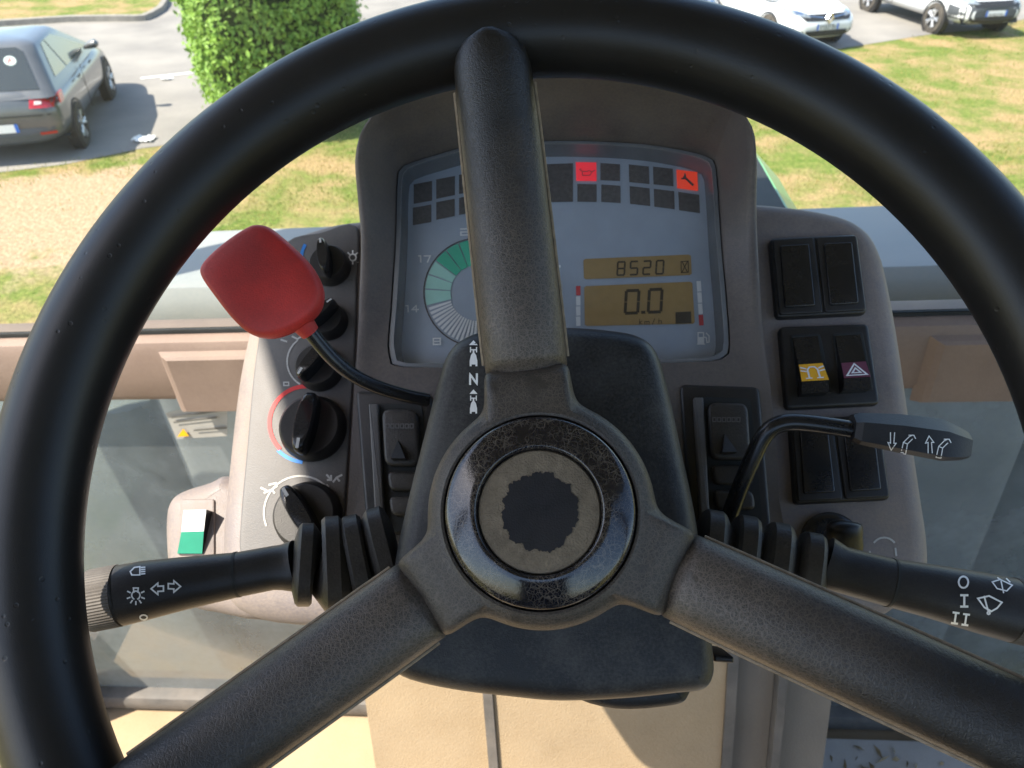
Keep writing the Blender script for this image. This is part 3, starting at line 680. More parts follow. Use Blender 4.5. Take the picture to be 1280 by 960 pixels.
tbox('bottom_rail', (-.95, .735, -1.235), (.95, .80, -1.195), M['seamdark'], cabt, .012)
tbox('added_rear_panel', (-.93, -1.20, -1.24), (.93, -1.14, -.30), M['darkgrille'], cabt, .01)  # unseen panel, added to darken the cap reflection and block ground light
# warning label on the lower pane
I = WM[lg.name].inverted()
def onpane(px, py, off=.003):
    o_ = I @ CO; d_ = I.to_3x3() @ ray(px, py); n_ = Vector((0, -1, -.0)); t_ = (.725 - off - o_.y) / d_.y; return o_ + d_ * t_
stq = [(207,516),(284,500),(284,545),(221,549)]
sv = [onpane(*p, .02) for p in stq]
so = mesh('warning_sticker', sv, [[0,1,2,3]], M['sticker'], lg, smooth=0, label='pale warning sticker with yellow triangle')
v, f = ribbons([[(215,522),(283,512)],[(218,528),(270,522)],[(243,538),(282,535)]], 2.2); mesh('sticker_text', [onpane(p.x, p.y, .022) for p in v], f, M['stickertext'], lg, smooth=0)
mesh('sticker_triangle', [onpane(*p, .022) for p in ((222,546),(229,536),(236,545))], [[0,1,2]], M['yellow'], lg, smooth=0)
# unseen seat behind the camera, added to darken the hub cap reflection
st0 = thing('added_seat', T, 'unseen dark driver seat added to darken the hub cap reflection', 'seat')
tbox('cushion', (-.26, -.85, -.80), (.26, -.34, -.66), M['darkgrille'], st0, .04)
tbox('backrest', (-.25, -.98, -.68), (.25, -.84, .12), M['darkgrille'], st0, .05)
tbox('pedestal', (-.15, -.78, -1.24), (.15, -.45, -.80), M['darkgrille'], st0, .02)
rf = thing('cab_roof', T, 'unseen cab roof above the driver, left edge placed for the sunlight', 'roof')
ROOF_L = -.73  # unseen roof edge, placed to shade the wheel and let sun onto the dash
tbox('roof_shell', (ROOF_L, -1.25, .575), (.92, .80, .70), M['roof'], rf, .03)
tbox('roof_liner', (ROOF_L+.03, -1.2, .55), (.89, .77, .572), M['liner'], rf, .01)
# floor and the lower console
fl = tbox('cab_floor', (-.98, -1.3, -1.30), (.98, .80, -1.24), M['mat'], None, .01); fl.matrix_world = T; WM[fl.name] = T.copy(); fl['kind'] = 'structure'
lc = thing('lower_console', T, 'tan sloping lower console between the floor and the dashboard', 'console')
def wedge(name, x0, x1, mat, dz=0.0, par=lc):
    P = [(.70,-.50),(.55,-.62),(.50,-.80),(.44,-1.05),(.36,-1.20),(.20,-1.238),(.80,-1.238),(.80,-.5)]
    P = [(y - dz, z) for y, z in P]
    return MB().loft([[(x0, y, z) for y, z in P], [(x1, y, z) for y, z in P]]).build(name, mat, par, smooth=50)
cx0, cx1 = -.115, .145
wedge('centre_panel', cx0, cx1, M['mat']); wedge('side_panel', cx0-.16, cx0-.012, M['mat'], -.02); wedge('side_panel', cx1+.012, cx1+.055, M['matshade'], -.015); wedge('side_panel', cx1+.065, cx1+.125, M['matshade'], -.03)
wedge('seam', cx0-.0115, cx0-.0005, M['seamdark'], .004); wedge('seam', cx1+.0005, cx1+.0115, M['seamdark'], .004); wedge('seam', cx1+.0555, cx1+.0645, M['seamdark'], .004)
mt = thing('floor_mat', T, 'grey ribbed rubber mat on the floor right of the console', 'mat')
tbox('mat_sheet', (.275, -.2, -1.239), (.93, .72, -1.226), M['matgrey'], mt, .004)
for k in range(7): tbox('rib', (.36+k*.08, -.1, -1.2255), (.382+k*.08, .58, -1.212), M['matgrey'], mt, .005)

# ================================================================== DASHBOARD
da = thing('dashboard', D, 'grey brown tractor dashboard with instrument hood, knobs, vents and rocker switches', 'dashboard')
def dp(px, py, z=0.0): return loc(D, px, py, z)
def dplate(name, pts, z0, z1, bev, mat, parent=da, k=3, **kw):
    "outline given as points on the front face"
    return MB().plate(pts, z0, z1, bev, k).build(name, mat, parent, **kw)
out = [(700,262),(560,262),(449,268),(398,277),(352,297),(322,345),(304,410),(290,480),(277,592),(270,680),(273,735),(300,768),(390,783),(700,790),(1060,775),(1130,760),(1166,725),(1170,680),(1160,610),(1148,530),(1135,440),(1122,365),(1108,310),(1085,277),(1040,258),(945,246),(840,250)]
base = dplate('console_body', smooth_closed([dp(*p) for p in out], 5), -.11, 0.0, .014, M['console'], k=5)
# darker control panel let into the left half
cp = [(360,303),(400,292),(446,284),(447,350),(445,430),(440,510),(428,690),(420,716),(330,716),(303,695),(302,650),(310,560),(317,480),(324,427),(338,350)]
panel = dplate('control_panel', smooth_closed([dp(*p) for p in cp], 4), -.004, .0022, .0015, M['panel'])
pt = bvh(panel)
v, f = ribbons([[(402,350),(446,350)]], 1.6); print_on(panel, pt, v, f, M['seamdark'], 'panel_joint')
# centre block: the instrument hood running down to the vents
hz = [(700,88,.075),(600,92,.075),(510,112,.074),(458,150,.068),(442,190,.058),(446,250,.040),(450,300,.030),(448,380,.024),(446,430,.021),(440,510,.018),(433,640,.016),(430,740,.014),(700,780,.012),(978,740,.014),(976,640,.016),(968,515,.018),(956,430,.021),(952,380,.024),(948,300,.030),(947,250,.040),(948,190,.058),(938,150,.068),(890,112,.074),(800,92,.075)]
outer = [dp(*p) for p in hz]
outer = resample(smooth_closed(outer, 8), 160)
lensout = [(697,174),(600,178),(540,193),(507,204),(496,216),(493,300),(488,380),(484,435),(490,452),(505,459),(700,457),(880,452),(902,449),(913,437),(910,380),(903,300),(897,215),(890,196),(850,185),(790,177)]
LZ = .0175
inner = resample(smooth_closed([dp(*p, LZ) for p in lensout], 8), 160)
# match the two rings by angle about the lens centre
cen = dp(700, 330, 0)
def by_angle(ring, n=144):
    A = sorted((math.atan2(p.y - cen.y, p.x - cen.x), p) for p in ring); o = []
    L2 = len(A)
    for i in range(n):
        a = -math.pi + 2*math.pi*i/n
        j = next((k for k in range(L2) if A[k][0] >= a), 0); a1, p1 = A[j]; a0, p0 = A[j-1]
        if a1 < a: a1 += 2*math.pi
        if a0 > a: a0 -= 2*math.pi
        t = (a - a0) / max(a1 - a0, 1e-6); o.append(p0.lerp(p1, min(max(t, 0), 1)))
    return o
try: outer = by_angle(outer); inner = by_angle(inner)
except TypeError: pass
def ringmix(k, dz=lambda p: 0, sc=1.0):
    r = []
    for a, b in zip(outer, inner):
        p = a.lerp(b, k); r.append(Vector((cen.x + (p.x-cen.x)*sc, cen.y + (p.y-cen.y)*sc, p.z + dz(p))))
    return r
lip = []
for a, b in zip(outer, inner): lip.append(min(.016, (a.to_2d()-b.to_2d()).length * .35))
def rin(w0, zf):
    "ring moved inwards from the outer edge by a share of the lip width"
    r = []
    for a, b, l in zip(outer, inner, lip):
        d = (b - a).to_2d(); d = d.normalized() if d.length > 1e-6 else d
        hgt = a.z - LZ
        r.append(Vector((a.x + d.x*l*w0, a.y + d.y*l*w0, LZ + hgt * zf)))
    return r
rings = [[Vector((p.x*1.0, p.y, -.02)) for p in outer], [Vector((p.x, p.y, max(p.z*.82, p.z-.008))) for p in outer], rin(.06, .93), rin(.25, 1.0), rin(.55, 1.0), rin(.85, .93), rin(1.1, .80)]
for k in (.55, .75, .9, 1.0):
    r = []
    for a, b, q in zip(outer, inner, rings[6]):
        p = q.lerp(b, (k-.4)/.6); tgt = LZ + (q.z - LZ) * (1 - (k-.4)/.6) ** 1.15
        r.append(Vector((p.x, p.y, tgt)))
    rings.append(r)
rings.append([Vector((p.x, p.y, p.z - .0155)) for p in inner])
hood = MB().loft(rings, True, False).build('instrument_hood', M['visor'], da, smooth=60)
# instrument cluster
FZ = .0045
face = [Vector((cen.x + (p.x-cen.x)*.995, cen.y + (p.y-cen.y)*.995, 0)) for p in inner]
cl = dplate('instrument_cluster', face, FZ-.01, FZ, 0, M['face'], label='blue grey instrument panel behind a clear lens')
bz = MB().loft([[Vector((cen.x + (p.x-cen.x)*s, cen.y + (p.y-cen.y)*s, z)) for p in inner] for s, z in ((.992,LZ-.001),(.965,LZ-.0005),(.945,FZ+.003),(.942,FZ+.0005))], False, False).build('lens_bezel', pm('clear dark bezel', (.13,.145,.16), .2, .5, .1, 60, DUST, .15, 20), cl, smooth=60)
def zp(x, y): return (480 + x/2.909, 160 + y/2.909)        # zoomed reading -> picture
def cq(name, pts, mat, z=FZ+.0006, parent=cl):
    return mesh(name, [dp(*zp(*p), z) for p in pts], [list(range(len(pts)))], mat, parent, smooth=0)
lamps = [((108,205),(175,192),(175,264),(108,276)),((190,187),(258,174),(258,244),(190,258)),((273,170),(340,160),(340,230),(273,240)),
 ((105,290),(172,278),(172,342),(105,354)),((190,270),(257,257),(257,320),(190,334)),((273,254),(340,242),(340,304),(273,316)),
 ((575,132),(687,128),(687,268),(575,270)),((787,127),(858,132),(858,193),(787,190)),((703,203),(773,205),(773,269),(703,268)),((790,205),(860,210),(860,273),(790,269)),
 ((890,132),(963,140),(965,204),(892,197)),((978,140),(1050,148),(1052,212),(980,205)),((893,211),(966,219),(968,284),(895,276)),((981,221),(1055,230),(1057,296),(983,286)),((1070,232),(1146,243),(1149,310),(1073,299))]
for q in lamps: cq('warning_lamp', q, M['lampoff'])
lr = cq('warning_lamp', ((697,124),(772,125),(773,193),(699,192)), M['lampred']); lr['label'] = 'lit red oil pressure lamp'
lo2 = cq('warning_lamp', ((1063,151),(1139,160),(1142,229),(1066,219)), M['lampora']); lo2['label'] = 'lit orange red spanner lamp'
def cprint(name, lines, wd, mat, z=FZ+.0012, parent=cl):
    v, f = ribbons(lines, wd); return mesh(name, [dp(*zp(p.x, p.y), z) for p in v], f, mat, parent, smooth=0)
cprint('oil_can_icon', [[(712,152),(722,158),(722,172),(748,172),(756,160),(766,153)],[(722,158),(740,158),(746,154),(756,160)],[(712,152),(716,148)]], 2.6, M['lampoff'])
cprint('spanner_icon', [[(1092,178),(1122,206)]], 8, M['lampoff']); cprint('spanner_icon', [[(1084,184),(1090,184),(1096,176),(1094,168)]], 6, M['lampoff'])
# rev counter
gc = (342, 598); RO, RI = 192, 100
def wedge2(a0, a1, r0, r1, n=5):
    o_ = [(gc[0]+r1*math.cos(R(a0+(a1-a0)*i/n)), gc[1]-r1*math.sin(R(a0+(a1-a0)*i/n))) for i in range(n+1)]
    return o_ + [(gc[0]+r0*math.cos(R(a1-(a1-a0)*i/n)), gc[1]-r0*math.sin(R(a1-(a1-a0)*i/n))) for i in range(n+1)]
for i, (a0, a1, m_) in enumerate(((82,96.5,'green'),(98,111,'green'),(112.5,126.5,'green'),(128,142.5,'green'),(144,159,'mint'),(160.5,175.5,'mint'),(177,194,'mint'))): cq('gauge_segment', wedge2(a0, a1, RI, RO), M[m_])
for i in range(15): a = 197 + i*5.2; cq('gauge_segment', wedge2(a, a+3.2, RI+4, RO-4, 2), M['white'])
cprint('gauge_outline', [[(gc[0]+(RO+5)*math.cos(R(a)), gc[1]-(RO+5)*math.sin(R(a))) for a in range(80, 275, 5)]], 5, M['lampoff'], FZ+.0005)
for tx, x, y in (('8',192,776),('2',292,378)): cprint('gauge_number', place(GL[tx], x, y, 42, 22, -2), 5, M['white'])
for a_, b_, x, y in (('1','4',100,657),('1','7',146,476)):
    cprint('gauge_number', place(GL[a_], x-16, y, 34, 22, -2) + place(GL[b_], x+12, y, 36, 22, -2), 4.5, M['white'])
cprint('gauge_number', place(GL['5'], 640, 568, 26, 18) + place(GL['P'], 640, 592, 26, 16), 4, M['greyprint']); cprint('marker_dot', [[(634,503),(638,503)]], 9, M['white'])
# displays
l1 = mesh('display', [dp(*zp(p.x, p.y), FZ+.0008) for p in [Vector(q) for q in ((732,476),(1108,460),(1116,465),(1119,530),(1112,535),(734,550),(727,545),(725,482))]], [list(range(8))], M['lcd'], cl, smooth=0, label='amber hour counter display')
l2 = mesh('display', [dp(*zp(*q), FZ+.0008) for q in ((735,575),(1112,559),(1121,564),(1130,705),(1124,712),(738,720),(730,715),(728,581))], [list(range(8))], M['lcd'], cl, smooth=0, label='amber speed display')
SEG = {'8':'abcdefg','5':'afgcd','2':'abged','0':'abcdef'}
def seven(ch, x, y, w_, h_, sh=0.06):
    P = {'a':((-.38,.5),(.38,.5)),'g':((-.38,0),(.38,0)),'d':((-.38,-.5),(.38,-.5)),'f':((-.5,.42),(-.5,.08)),'b':((.5,.42),(.5,.08)),'e':((-.5,-.08),(-.5,-.42)),'c':((.5,-.08),(.5,-.42))}
    return [[(x + px_*w_ + py_*sh*h_, y - py_*h_ - px_*w_*.04) for px_, py_ in P[s]] for s in SEG[ch]]
ls = []
for i, ch in enumerate('8520'): ls += seven(ch, 862 + i*47, 511 - i*1.6, 26, 48)
cprint('display_digits', ls, 6.5, M['seg'], parent=l1)
cprint('hourglass_icon', [[(1080,486),(1106,484)],[(1081,526),(1107,524)],[(1084,487),(1103,523)],[(1103,486),(1084,524)],[(1080,486),(1081,526)],[(1106,484),(1107,524)]], 3.2, M['seg'], parent=l1)
cprint('display_digits', seven('0', 902, 632, 46, 82) + seven('0', 986, 628, 46, 82) + [[(941,670),(945,670)]], 11, M['seg'], parent=l2)
cprint('display_unit', place(GL['k'], 934, 705, 18, 18) + place(GL['m'], 956, 706, 20, 18) + place(GL['/'], 980, 704, 20, 20) + place(GL['h'], 1004, 703, 18, 18), 2.6, M['seg'], parent=l2)
cq('display_icon', ((1060,670),(1116,667),(1118,709),(1060,712)), M['seg'], FZ+.0012, l2)
for i in range(4): cq('level_segment', ((698,575+i*37),(714,574+i*37),(714.5,574+i*37+34),(699,575+i*37+34)), M['red'] if i == 0 else M['white'])
for i in range(4): cq('level_segment', ((1136+i*2.6,557+i*41),(1152+i*2.6,556+i*41),(1155+i*2.6,594+i*41),(1139+i*2.6,595+i*41)), M['red'] if i == 3 else M['white'])
cprint('fuel_icon', [[(1142,786),(1142,744),(1162,744),(1162,786),(1138,786),(1166,786)],[(1162,760),(1172,762),(1174,780),(1182,778),(1182,756),(1172,746)]], 4, M['white']); cq('fuel_icon', ((1142,760),(1162,760),(1162,786),(1142,786)), M['white'])
lens = mesh('lens', [Vector((cen.x + (p.x-cen.x)*.99, cen.y + (p.y-cen.y)*.99, LZ-.0015)) for p in inner] + [Vector((cen.x, cen.y, LZ+.0025))], [[i, (i+1) % len(inner), len(inner)] for i in range(len(inner))], M['lens'], cl, smooth=60)

# ---- rotary knobs on the left
def knob(px, py, rpx, grip_ang, mark, zb=.0022, h=.015):
    c = dp(px, py, zb + h); s = (dp(px + rpx, py, zb + h) - c).length
    k = MB().revolve([(s*1.06, zb), (s*1.06, zb+.003), (s, zb+.005), (s*.97, zb+h*.62), (s*.90, zb+h*.70), (s*.001, zb+h*.70)], 40, (c.x, c.y, 0)).build('rotary_knob', M['black'], da, smooth=40)
    a = R(grip_ang); ux, uy = Vector((math.cos(a), math.sin(a))), Vector((-math.sin(a), math.cos(a))); rings = []
    for z, e in ((zb+h*.5, 1.0), (zb+h*1.1, 1.0), (zb+h*1.35, .94), (zb+h*1.45, .80)):
        o_ = []
        for i in range(36):
            b = 2*math.pi*i/36; x, y = s*.97*e*math.cos(b), s*.30*e*(abs(math.sin(b))**.7)*(1 if math.sin(b) >= 0 else -1)
            o_.append((c.x + ux.x*x + uy.x*y, c.y + ux.y*x + uy.y*y, z))
        rings.append(o_)
    gp_ = MB().loft(rings).build('grip', M['gloss'], k, smooth=45)
    if mark:
        p0 = c.to_2d() + ux * s*.55; p1 = c.to_2d() + ux * s*.86; n_ = uy * s*.05; z = zb+h*1.45+.0006
        mesh('pointer', [(p0.x+n_.x,p0.y+n_.y,z),(p0.x-n_.x,p0.y-n_.y,z),(p1.x-n_.x,p1.y-n_.y,z-.0008),(p1.x+n_.x,p1.y+n_.y,z-.0008)], [[0,1,2,3]], M['greyprint'], k, smooth=0)
    return k
knob(406, 322, 24, 100, True); knob(403, 392, 23, 45, True); knob(392, 452, 28, 235, True); knob(383, 529, 40, 262, True); knob(376, 641, 41, 125, True)
def pprint(nm, lines, wd, mat): v, f = ribbons(lines, wd); print_on(panel, pt, v, f, M[mat], nm, .0003)
pprint('cold_mark', [circ(406,322,29,150,195,6)], 4, 'blue')
pprint('snowflake_icon', [circ(441,322,4.2,0,360,10)] + [[(441+5*math.cos(R(a)),322+5*math.sin(R(a))),(441+8*math.cos(R(a)),322+8*math.sin(R(a)))] for a in range(0,360,45)], 1.8, 'white')
pprint('fan_speed_mark', [circ(392,452,33,a,a+w_,5) for a, w_ in ((128,58),(190,12),(206,10),(220,8),(232,6))], 2.0, 'greyprint')
pprint('fan_zero', [[(355,478),(361,478),(361,482),(355,482),(355,478)]], 1.6, 'greyprint'); pprint('fan_icon', [[(352,425),(358,427)],[(366,421),(372,424),(377,421)]], 2.2, 'greyprint')
pprint('hot_mark', [circ(383,529,46,80,222,20)], 5, 'red'); pprint('cold_mark', [circ(383,529,49,226,262,8)], 4.5, 'blue')
pprint('air_mark', [circ(376,641,46,20,200,20)], 2.2, 'greyprint')
pprint('air_icon', [[(409,594),(414,600)],[(410,600),(414,600),(414,595)],[(417,602),(421,597),(427,594)],[(421,597),(424,601)]], 2.4, 'greyprint')
pprint('air_icon', [[(327,610),(335,614)],[(337,606),(345,604)],[(331,616),(340,612),(346,608)],[(340,612),(343,616)]], 2.4, 'greyprint'); pprint('air_dot', [[(409,607),(410,608)]], 3, 'greyprint')

# ---- air vents either side of the column
def vent(x0, y0, x1, y1, z, label, strip):
    fr_ = MB().plate(rquad4(D, ((x0,y0),(x1-6,y0+3),(x1+10,y1),(x0+14,y1)), 8, z), z-.03, z, .002).build('air_vent', M['black'], da, label=label)
    hole = rquad4(D, ((x0+16,y0+16),(x1-18,y0+18),(x1-2,y1-4),(x0+30,y1-4)), 5, z+.0004)
    rings = [[Vector((p.x, p.y, z+.0005)) for p in hole], [Vector((p.x, p.y, z-.006)) for p in offset([q.to_2d() for q in hole], -.003)]]
    MB().plate(hole, z-.001, z+.0006, 0).build('opening', M['darkgrille'], fr_, smooth=0)
    if strip: MB().plate(rquad4(D, ((x0+17,y0+17),(x0+29,y0+17),(x0+38,y1-6),(x0+26,y1-6)), 2, z+.003), z, z+.004, .001).build('guide_strip', M['panel'], fr_)
    a0 = x0 + 32; n = 4; hs = [(y0+24, y0+95)] + [(y0+101+i*31, y0+126+i*31) for i in range(n)]
    for i, (ya, yb) in enumerate(hs):
        if yb > y1: break
        sh = (ya - y0) * .07
        sl = MB().plate(rquad4(D, ((a0+sh,ya),(x1-24+sh,ya+1),(x1-20+sh,yb),(a0+4+sh,yb)), 12 if i == 0 else 9, z+.003), z, z+.006 if i == 0 else z+.004, .002).build('slat', M['bellow'], fr_)
        if i == 0:
            cx = (a0 + x1 - 20) / 2; t_ = [dp(cx-3, ya+38, z+.006), dp(cx+9, ya+64, z+.006), dp(cx-9, ya+64, z+.006)]
            rings = [[(p.x, p.y, z+.005) for p in t_], [(t_[0].x, t_[0].y, z+.006), (t_[1].x, t_[1].y, z+.013), (t_[2].x, t_[2].y, z+.013)]]
            MB().loft(rings).build('tab', M['black'], sl, smooth=0)
            tv, tf = ribbons([[(cx-18+j*6,ya+18),(cx-14+j*6,ya+18),(cx-14+j*6,ya+23),(cx-18+j*6,ya+23),(cx-18+j*6,ya+18)] for j in range(6)], 1.2)
            mesh('embossed_mark', [dp(p.x, p.y, z+.0064) for p in tv], tf, M['panel'], sl, smooth=0)
vent(850, 480, 956, 668, .0195, 'black air vent right of the column', True)
vent(444, 488, 545, 668, .0195, 'black air vent left of the column', True)

# ---- rocker switches on the right
def pair(q, r, label):
    return MB().plate(rquad4(D, q, r, .005), -.004, .005, .002).build('switch_frame', M['black'], da, label=label)
def blank(q, r, par, z=.0052):
    b = MB().plate(rquad4(D, q, r, z), z-.001, z+.0012, .0008).build('blank_cover', M['black'], par)
    c = [Vector(p) for p in q]; m_ = sum(c, Vector((0, 0))) / 4; q2 = [m_ + (p-m_)*Vector((.72,)).x if False else m_ + Vector(((p-m_).x*.70, (p-m_).y*.82)) for p in c]
    MB().plate(rquad4(D, [tuple(p) for p in q2], 3, z+.0012), z+.0012, z+.0028, .0008).build('raised_panel', M['gloss'], b)
p1 = pair(((962,297),(1072,292),(1085,391),(971,397)), 7, 'pair of blank switch covers at the top of the right panel')
blank(((965,300),(1017,297),(1028,391),(974,394)), 4, p1); blank(((1020,297),(1070,295),(1082,388),(1031,391)), 4, p1)
p2 = pair(((974,408),(1086,404),(1101,505),(983,511)), 7, 'switch pair with yellow beacon and maroon hazard rockers')
p3 = pair(((987,524),(1100,517),(1114,624),(994,630)), 7, 'pair of blank switch covers below the lever handle')
blank(((990,527),(1040,524),(1053,624),(997,627)), 4, p3); blank(((1043,524),(1097,521),(1111,621),(1056,624)), 4, p3)
def rocker(top, mid, bot, col, label, icon):
    q = [top[0], top[1], bot[1], bot[0]]
    MB().plate(rquad4(D, [(q[0][0]-3,q[0][1]-3),(q[1][0]+3,q[1][1]-3),(q[2][0]+4,q[2][1]+2),(q[3][0]-4,q[3][1]+2)], 4, .0055), .004, .0058, .0005).build('recess', M['darkgrille'], p2, smooth=0)
    # side profile: top half pressed in, lower half standing proud
    P = []
    for (l, r_), z in ((top, .0062), ((mid[0], mid[1]), .0085), (((bot[0][0], bot[0][1]-15), (bot[1][0], bot[1][1]-15)), .0135), (bot, .0125)):
        P.append([dp(*l, z), dp(*r_, z)])
    rings = []
    for k in (0, 1):
        rings.append([p[k] for p in P] + [Vector((P[-1][k].x, P[-1][k].y, .004)), Vector((P[0][k].x, P[0][k].y, .004))])
    rk = MB().loft(rings).build('rocker', M['gloss'], p2, smooth=25, label=label)
    ml, mr_ = mid; bl, br = (bot[0][0], bot[0][1]-15), (bot[1][0], bot[1][1]-15)
    def on(u, v_, off=.0004):
        x = (ml[0]*(1-u)+mr_[0]*u)*(1-v_) + (bl[0]*(1-u)+br[0]*u)*v_; y = (ml[1]*(1-u)+mr_[1]*u)*(1-v_) + (bl[1]*(1-u)+br[1]*u)*v_
        a = dp(*ml, .0085).lerp(dp(*mr_, .0085), u); b = dp(*bl, .0135).lerp(dp(*br, .0135), u); p = a.lerp(b, v_); p.z += off; return p
    le = mesh('lens', [on(0,0), on(1,0), on(1,1), on(0,1)], [[0,1,2,3]], M[col], rk, smooth=0)
    v, f = ribbons(icon, .07, 1); mesh('icon', [on(p.x, p.y, .0008) for p in v], f, M['white'], rk, smooth=0)
rocker(((991,422),(1022,420)), ((998,456),(1028,454)), ((1002,492),(1036,490)), 'yellow', 'rocker with yellow beacon lens', [[(.3,.85),(.3,.35),(.4,.2),(.6,.2),(.7,.35),(.7,.85)],[(.2,.85),(.38,.85)],[(.62,.85),(.8,.85)],[(.05,.2),(.22,.28)],[(.95,.2),(.78,.28)],[(.05,.4),(.22,.45)],[(.95,.4),(.78,.45)]])
rocker(((1044,420),(1075,418)), ((1051,454),(1082,452)), ((1055,488),(1088,486)), 'purple', 'rocker with maroon hazard lens', [[(.12,.85),(.5,.12),(.88,.85),(.12,.85)],[(.34,.70),(.5,.40),(.66,.70),(.34,.70)]])
# ignition barrel and its marks
ic = dp(1040, 678, .003)
ib = MB().revolve([(.0165, .0), (.0165, .004), (.014, .006), (.011, .0062), (.0105, .004), (.001, .004)], 36, (ic.x, ic.y, 0)).build('ignition_barrel', M['gloss'], da)
bt = bvh(base)
v, f = ribbons([circ(1105,688,16,40,140,8), [(1087,690),(1088,697)], [(1119,686),(1120,694)]], 2.4); print_on(base, bt, v, f, M['greyprint'], 'ignition_mark', .0003)
key = thing('ignition_key', D, 'black headed ignition key standing in the dashboard lock', 'key')
kp = [dp(1047, 690, .018), dp(1051, 672, .030), dp(1055, 658, .034)]
MB().tube([dp(1040,678,.005), dp(1052,690,.018)], .0035, 10).build('blade', M['darkgrille'], key)
MB().tube(smooth_open([dp(1060,700,.022), dp(1058,685,.026), dp(1056,668,.030), dp(1055,656,.032), dp(1055,651,.0325)], 3), [.0075]*3+[.0085]*3+[.0090]*3+[.0085,.007,.005,.002], 16, p=2.6, asp=.7).build('key_head', M['rim'], key)
# ---- switch pod on the left flank
pod = [(276,592),(258,600),(222,612),(206,626),(201,650),(202,690),(208,735),(225,755),(262,765),(335,770),(340,690),(335,610),(300,600)]
PZ = -.022
po = dplate('switch_pod', smooth_closed([dp(*p, PZ) for p in pod], 4), -.085, PZ, .010, M['console'], k=4)
pf = MB().plate(rquad4(D, ((226,624),(268,624),(268,694),(222,694)), 3, PZ+.001), PZ-.002, PZ+.0012, .0006).build('switch_frame', M['console'], da)
rings = []
q = ((230,638),(258,637),(255,664),(227,665),(253,692),(222,692))
P = [[dp(*q[0],PZ+.010), dp(*q[1],PZ+.010)], [dp(*q[3],PZ+.006), dp(*q[2],PZ+.006)], [dp(*q[5],PZ+.002), dp(*q[4],PZ+.002)]]
rk = MB().loft([[p[k] for p in P] + [Vector((P[2][k].x,P[2][k].y,PZ)), Vector((P[0][k].x,P[0][k].y,PZ))] for k in (0, 1)]).build('rocker', M['gloss'], pf, smooth=0, label='white and green rocker on the left pod')
def lift(a, n=.0004): return a + Vector((0, 0, n))
mesh('lens', [lift(P[0][0]), lift(P[0][1]), lift(P[1][1]), lift(P[1][0])], [[0,1,2,3]], M['whitelens'], rk, smooth=0); mesh('lens', [lift(P[1][0]), lift(P[1][1]), lift(P[2][1]), lift(P[2][0])], [[0,1,2,3]], M['tealgreen'], rk, smooth=0)

# ================================================================== STEERING COLUMN
sc_ = thing('steering_column', K, 'black steering column shroud with stalks and levers behind the wheel', 'steering column')
def kp_(px, py, z=0.0): return loc(K, px, py, z)
cvo = [(690,402),(620,405),(580,415),(556,436),(542,475),(524,545),(505,620),(488,700),(480,780),(482,830),(498,852),(560,868),(640,878),(700,883),(780,880),(850,873),(884,868),(897,850),(897,820),(888,740),(873,640),(856,560),(836,470),(822,432),(800,414),(760,406)]
cv = smooth_closed([kp_(*p) for p in cvo], 5)
rings = [[(p.x*.88, p.y*.9, -.085) for p in cv]]
for i in range(6):
    a = i / 5 * math.pi / 2; o2 = offset([p.to_2d() for p in cv], -.010 * (1 - math.cos(a))); rings.append([(p.x, p.y, -.012 + .012*math.sin(a)) for p in o2])
o3 = o2; c_ = sum(o3, Vector((0, 0))) / len(o3)
for k, z in ((.95, .0004), (.75, .0012), (.4, .0018), (.1, .002)): rings.append([(c_.x + (p.x-c_.x)*k, c_.y + (p.y-c_.y)*k, z) for p in o3])
shr = MB().loft(rings).build('shroud', M['cover'], sc_, smooth=40)
MB().plate(smooth_closed([kp_(*p, -.02) for p in ((715,872),(770,890),(840,886),(862,874),(858,840),(720,840))], 4), -.05, -.02, .006).build('lower_shell', M['cover'], sc_)
MB().plate(rquad4(K, ((893,818),(918,822),(918,830),(893,828)), 2, -.03), -.06, -.03, .002).build('trim_clip', M['black'], sc_)
MB().tube([(.0,-.02,-.08),(.005,.01,-.22)], [.055,.06], 20, p=4).build('column_tube', M['cover'], sc_)
st_ = bvh(shr)
def tractor(cx, cy, s, up=True):
    k = 1 if up else -1
    B = [[(-.32,-1),(-.32,-.55),(-.22,-.1),(-.10,.1),(.10,.1),(.22,-.1),(.32,-.55),(.32,-1),(.16,-1),(.16,-.85),(-.16,-.85),(-.16,-1)], [(-.07,.1),(.07,.1),(.07,.35),(-.07,.35)], [(-.30,.15),(-.2,.15),(-.2,.6),(-.30,.6)], [(.2,.15),(.30,.15),(.30,.6),(.2,.6)], [(-.2,.32),(.2,.32),(.2,.42),(-.2,.42)], [(-.36,.75),(.36,.75),(0,1.15)]]
    v = []; f = []
    for P_ in B:
        f.append(list(range(len(v), len(v)+len(P_)))); v += [Vector((cx + x*s, cy - y*s*k)) for x, y in P_]
    return v, f
v, f = tractor(592, 443, 15); print_on(shr, st_, v, f, M['white'], 'forward_tractor_icon')
v, f = ribbons(place(GL['N'], 592, 474, 14, 12), 2.6, 3); print_on(shr, st_, v, f, M['white'], 'neutral_letter')
v, f = tractor(592, 503, 14, True); print_on(shr, st_, v, f, M['white'], 'reverse_tractor_icon')

